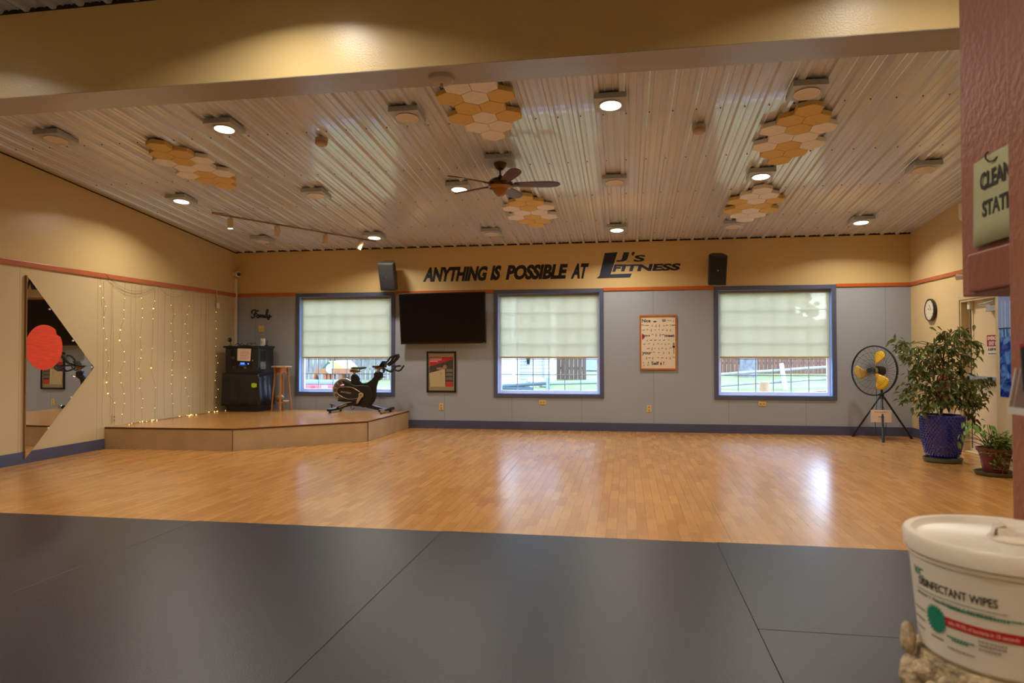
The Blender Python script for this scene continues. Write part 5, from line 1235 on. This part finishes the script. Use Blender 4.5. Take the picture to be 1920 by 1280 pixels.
# ------------------------------------------------------------------ outside
def gz(Y): return -.15+max(0, Y-13.0)*.05
grass_m = mat('pale_lawn', (104, 108, 62), .95, var=.25, vscale=1.6)
m = MB(); ys = [D+WT, 13, 20, 30, 45, 70]; V_ = [[m.bm.verts.new((x, y, gz(y))) for x in (-60, 0, 60)] for y in ys]
for A, B__ in zip(V_, V_[1:]):
    for k in range(2): m._f([A[k], A[k+1], B__[k+1], B__[k]])
struct('ground', m, grass_m)
out_y = 26.0
def G(x, y, Y): return at(x, y, Y)
fence_m = mat('weathered_cedar', (100, 66, 50), .9, var=.35, vscale=3, stretch=(7, 1, .5))
def board_fence(x0, x1, Y, h, label, mm, step=.15, gap=.012, pointed=False):
    f = thing('board_fence', ((x0+x1)/2, Y, gz(Y)), label, 'fence'); m = MB(); x = x0
    random.seed(int(x0*10)+50)
    while x < x1:
        z1 = gz(Y)+h+random.uniform(-.02, .02); m.bb((x, Y, gz(Y)-.05), (x+step-gap, Y+.02, z1))
        if pointed: m.prism([(x, Y, z1), (x+step-gap, Y, z1), (x+(step-gap)/2, Y, z1+.08)], (0, .02, 0))
        x += step
    m.build('boards', mm, f); m = MB()
    for z in (.35, h-.35): m.bb((x0, Y+.02, gz(Y)+z), (x1, Y+.06, gz(Y)+z+.09))
    m.build('rails', mm, f); return f
board_fence(G(1340, 690, 27).x-1.5, G(1570, 690, 27).x+4, 27, 2.0, 'tall brown board fence seen through the right window', fence_m)
board_fence(G(1036, 690, 24).x, G(1098, 690, 24).x, 24, 1.9, 'grey brown board fence panel seen through the middle window', mat('grey_brown_boards', (88, 68, 56), .9, var=.3, vscale=3, stretch=(7, 1, .5)))
board_fence(G(560, 700, 23.5).x-4, G(760, 700, 23.5).x+1.0, 23.5, 1.15, 'grey picket fence behind the play set through the left window', mat('grey_pickets', (104, 100, 96), .9, var=.25, vscale=3), step=.17, gap=.05, pointed=True)
# split rail fence
rail_m = mat('silvery_rail_wood', (128, 128, 128), .9, var=.25, vscale=5)
sr = thing('split_rail_fence', G(1470, 720, 21), 'silvery split rail fence crossing the lawn outside the right window', 'fence')
for (xa, ya, xb, yb) in ((1335, 703, 1468, 694), (1466, 694, 1556, 688), (1335, 724, 1472, 715), (1470, 715, 1556, 710)):
    a, b = G(xa, ya, 21), G(xb, yb, 21); MB().tube([a, a.lerp(b, .5)+Z_*.015, b], [.045, .04, .045], 7).build('rail', rail_m, sr)
a, b = G(1465, 681, 20.9), G(1473, 733, 20.9); MB().tube([a, b, b-Z_*.3], [.06, .08, .08], 8).build('leaning_post', mat('pale_post_wood', (160, 164, 170), .9, var=.15), sr)
for (xa, ya, xb, yb) in ((940, 724, 1026, 718),):
    f2 = thing('split_rail_fence', G(990, 722, 20), 'split rail fence with grey post outside the middle window', 'fence')
    a, b = G(xa, ya, 20), G(xb, yb, 20); MB().tube([a, b], .05, 7).build('rail', mat('dark_rail_wood', (70, 84, 92), .9), f2)
    a, b = G(1029, 718, 20), G(1130, 716, 20); MB().tube([a, b], .06, 7).build('rail', mat('grey_green_rail', (120, 136, 124), .9), f2)
    a, b = G(1027, 707, 20), G(1028, 735, 20); MB().tube([a, b, b-Z_*.2], .07, 8).build('fence_post', mat('slate_post', (120, 134, 146), .9), f2)
    a, b = G(940, 727, 20), G(1000, 729, 20); MB().tube([a, b], .05, 7).build('fallen_rail', mat('dark_rail_wood', (0, 0, 0)), f2)
a = G(1433.5, 716, 16.5); tag(MB().cyl((a.x, 16.5, gz(16.5)-.05), (a.x, 16.5, a.z), .11, n=18).build('round_wood_post', mat('tan_log', (158, 124, 92), .9, var=.2), smooth=True), 'short tan round wood post just outside the right window', 'post')
a, b = G(1440, 741, 17), G(1556, 731, 17); tag(MB().hexa([(a.x, 16.9, gz(17)-.05), (b.x, 16.9, gz(17)-.05), (b.x, 17.15, gz(17)-.05), (a.x, 17.15, gz(17)-.05), (a.x+.3, 16.9, a.z+.06), (b.x, 16.9, b.z), (b.x, 17.15, b.z), (a.x+.3, 17.15, a.z+.06)]).build('timber_edging', mat('brown_timber', (130, 104, 84), .95, var=.25)), 'brown timber edging low on the lawn outside the right window', 'timber')
a = G(1095, 738, 17); tag(MB().cyl((a.x, 17, gz(17)-.05), (a.x, 17, gz(17)+.16), .12, n=16).build('log_stump', mat('tan_log', (0, 0, 0))), 'small cut log stump on lawn outside the middle window', 'stump')
a = G(1403, 690, 25.5)
def tree(x, Y, h, r, label, crown_z=None, crown_r=1.2, mm=None, n=260, name='garden_tree'):
    t = thing(name, (x, Y, gz(Y)), label, 'tree', 'trees outside the windows'); z0 = gz(Y)
    MB().tube([(x, Y, z0-.1), (x+.05, Y, z0+h*.4), (x-.03, Y, z0+h)], [r, r*.8, r*.3], 9).build('trunk', mat('grey_bark', (104, 104, 104), .95, var=.35, vscale=6), t, smooth=True)
    m = MB()
    for k in range(14):
        a = random.uniform(0, 6.28); zz = random.uniform(.3, 1)*h; L_ = crown_r*random.uniform(.6, 1.2)*(1.2-zz/h*.6)
        m.tube([(x, Y, z0+zz*.85), (x+math.cos(a)*L_*.5, Y+math.sin(a)*L_*.5, z0+zz), (x+math.cos(a)*L_, Y+math.sin(a)*L_, z0+zz+.4)], [r*.25, r*.15, .01], 5)
    m.build('branches', mat('grey_bark', (0, 0, 0)), t)
    if mm:
        m = MB()
        for k in range(n):
            zz = random.uniform(crown_z, h); f_ = 1-(zz-crown_z)/(h-crown_z+.01)*.8; a = random.uniform(0, 6.28); rr = crown_r*f_*math.sqrt(random.random())
            m.ball((x+math.cos(a)*rr, Y+math.sin(a)*rr, z0+zz), random.uniform(.22, .5), 6, 5, sc=(1, 1, .7), noise=.35)
        m.build('crown', mm, t)
    return t
random.seed(21)
ever = mat('dark_evergreen', (40, 62, 46), .95, var=.35, vscale=6)
tree(a.x, 25.5, 6, .32, 'grey tree trunk in front of the brown fence, right window')
for i, (px_, Y, h) in enumerate(((575, 27.6, 8), (626, 31.4, 9), (678, 35.2, 10), (735, 39, 11))):
    tree(G(px_, 690, Y).x, Y, h, .22, ['evergreen behind the play set at left of left window', 'second evergreen from left behind the play set', 'evergreen right of the play set behind the bike', 'evergreen at right edge of the left window'][i], .8, 1.7, ever, 330)
for i, (px_, Y, h) in enumerate(((1035, 42, 11), (1100, 48, 12), (1352, 41, 11), (1418, 47, 12), (1486, 53, 13))):
    tree(G(px_, 690, Y).x, Y, h, .25, ['tall evergreen behind the white shed', 'tall evergreen behind the low white building', 'leftmost evergreen behind the brown board fence', 'middle evergreen behind the brown board fence', 'rightmost evergreen behind the brown board fence'][i], .8, 2.3, ever, 300)
for i, (px_, Y, h) in enumerate(((1010, 34, 8), (1110, 33, 9), (1380, 34, 8), (1470, 36, 9))):
    tree(G(px_, 690, Y).x, Y, h, .2, ['bare tree behind the white shed through the middle window shade', 'bare tree at right through the middle window shade', 'bare tree behind the brown fence, left', 'bare tree behind the brown fence, right'][i], None, 2.5)
# neighbouring white buildings
sid = mat('white_lap_siding', (184, 186, 186), .7)
def siding(x0, x1, Y, z1, label, depth=3.0, roofc=(84, 96, 112), lap=.12):
    s = thing('white_shed', ((x0+x1)/2, Y, gz(Y)), label, 'shed'); z0 = gz(Y)-.1; m = MB(); z = z0
    while z < z1: m.hexa([(x0, Y-.022, z), (x1, Y-.022, z), (x1, Y+depth, z), (x0, Y+depth, z), (x0, Y, z+lap), (x1, Y, z+lap), (x1, Y+depth, z+lap), (x0, Y+depth, z+lap)]); z += lap
    m.build('lap_siding', sid, s); m = MB()
    m.prism([(x0-.2, Y-.25, z1), (x0-.2, Y+depth/2, z1+1.1), (x0-.2, Y+depth+.25, z1)], (x1-x0+.4, 0, 0)); m.build('roof', mat('slate_roof_%d' % roofc[0], roofc, .8, var=.2, vscale=8), s)
    MB().bb((x0-.04, Y-.03, z0), (x0+.08, Y+.0, z1)).bb((x1-.08, Y-.03, z0), (x1+.04, Y, z1)).build('corner_boards', white_vinyl, s)
    return s
a, b = G(965, 690, 22.5), G(1037, 690, 22.5); s = siding(a.x, b.x, 22.5, 3.0, 'white sided shed with wall lantern outside the middle window', 1.2)
p = G(991, 677, 22.4); MB().cyl((p.x, 22.36, p.z+.12), (p.x, 22.36, p.z-.1), .07, .04, n=10).box((p.x, 22.43, p.z+.08), (.08, .1, .04)).build('wall_lantern', black_m, s)
MB().bb((G(1018, 690, 22.5).x, 22.44, .4), (G(1018, 690, 22.5).x+.05, 22.47, 2.6)).build('door_trim', label_grey, s)
a, b = G(932, 690, 20.8), G(964, 690, 20.8); siding(a.x-2, b.x, 20.8, 3.2, 'near white sided garage corner at left of the middle window', 1.1)
a, b = G(1099, 690, 28), G(1140, 690, 28); siding(a.x, b.x+2, 28, G(1110, 694, 28).z, 'low white building with blue grey roof, right of middle window', 3, (96, 112, 134))
tag(MB().ball((G(1006, 712, 21.4).x, 21.3, gz(21.3)+.1), .36, 14, 8, sc=(1.2, .5, .5), noise=.3).build('woodpile', mat('pale_log_pile', (170, 168, 160), .95, var=.5, vscale=9)), 'low pale pile of wood against the white shed', 'woodpile')
# play set
pl = thing('wooden_play_set', (G(615, 700, 21).x, 21, gz(21)), 'wooden play set with green and yellow canopy outside the left window', 'play set')
pw = mat('cedar_play_wood', (128, 80, 46), .8, var=.2); Yp = 21
for dy in (0, 1.2):
    for x in (609, 616, 624, 638):
        b_ = G(x, 718, Yp); t_ = G(x, 697, Yp); MB().bb((b_.x-.05, Yp+dy, gz(Yp)-.1), (b_.x+.05, Yp+dy+.1, t_.z)).build('leg', pw, pl)
a, b = G(592, 697, Yp), G(660, 695, Yp); MB().bb((a.x, Yp-.05, a.z-.05), (b.x, Yp+.05, a.z+.12)).build('swing_beam', pw, pl)
t0, l0, r0 = G(616, 677, Yp), G(600, 694, Yp), G(650, 697, Yp); m0 = G(629, 677, Yp)
MB().prism([l0, G(622, 694, Yp), t0], (0, 1.3, 0)).build('green_canopy', mat('green_canvas', (44, 72, 52), .8), pl)
MB().prism([t0-Y_*.02, m0-Y_*.02, r0-Y_*.02, G(637, 698, Yp)-Y_*.02], (0, 1.3, .02)).build('yellow_canopy', mat('yellow_canvas', (178, 168, 78), .8), pl)
for xa, xb in ((596, 587), ): MB().tube([G(592, 700, Yp), G(585, 722, Yp)], .05, 6).build('slanted_leg', pw, pl)
MB().tube([G(592, 700, Yp), G(598, 722, Yp+1)], .05, 6).build('slanted_leg', pw, pl)
MB().cyl(G(621, 691, Yp-.05), G(621, 691, Yp+.02), .17, n=18).build('blue_dome_window', mat('pale_blue_plastic', (150, 186, 206), .4), pl, smooth=True)
# red pickup
Yt_ = 19.5; pk = thing('red_pickup_truck', (G(600, 725, Yt_).x, Yt_, gz(Yt_)), 'red pickup truck bed parked outside the left window', 'truck')
a, b = G(571, 734, Yt_), G(632, 720.5, Yt_); z0 = a.z
MB().bb((a.x-.5, Yt_, z0-.05), (b.x, Yt_+1.2, b.z)).build('bed_body', mat('red_car_paint', (196, 34, 44), .25, coat=.6), pk, bevel=.05)
MB().bb((a.x-.5, Yt_+.05, b.z), (b.x, Yt_+1.15, b.z+.10)).build('bed_cover', mat('slate_blue_cover', (96, 120, 144), .5), pk, bevel=.02)
c0, c1 = G(603, 731, Yt_), G(615, 722, Yt_); MB().bb((c0.x, Yt_-.01, c0.z), (c1.x, Yt_+.02, c1.z)).build('licence_plate', mat('grey_blue_plate', (130, 156, 172), .5), pk)
for q_ in ((583, 590), (626, 631)):
    c0, c1 = G(q_[0], 731, Yt_), G(q_[1], 723, Yt_); MB().bb((c0.x, Yt_-.012, c0.z), (c1.x, Yt_+.02, c1.z)).build('tail_light', mat('bright_red_lens', (226, 40, 40), .2), pk)
for x in (a.x+.1, b.x-.5): MB().cyl((x, Yt_+.1, gz(Yt_)+.06), (x, Yt_+.35, gz(Yt_)+.06), .12, n=24).build('wheel', black_p, pk, smooth=True)
MB().bb((a.x-.5, Yt_-.06, z0-.18), (b.x, Yt_+.1, z0-.03)).build('bumper', chrome, pk, bevel=.02)
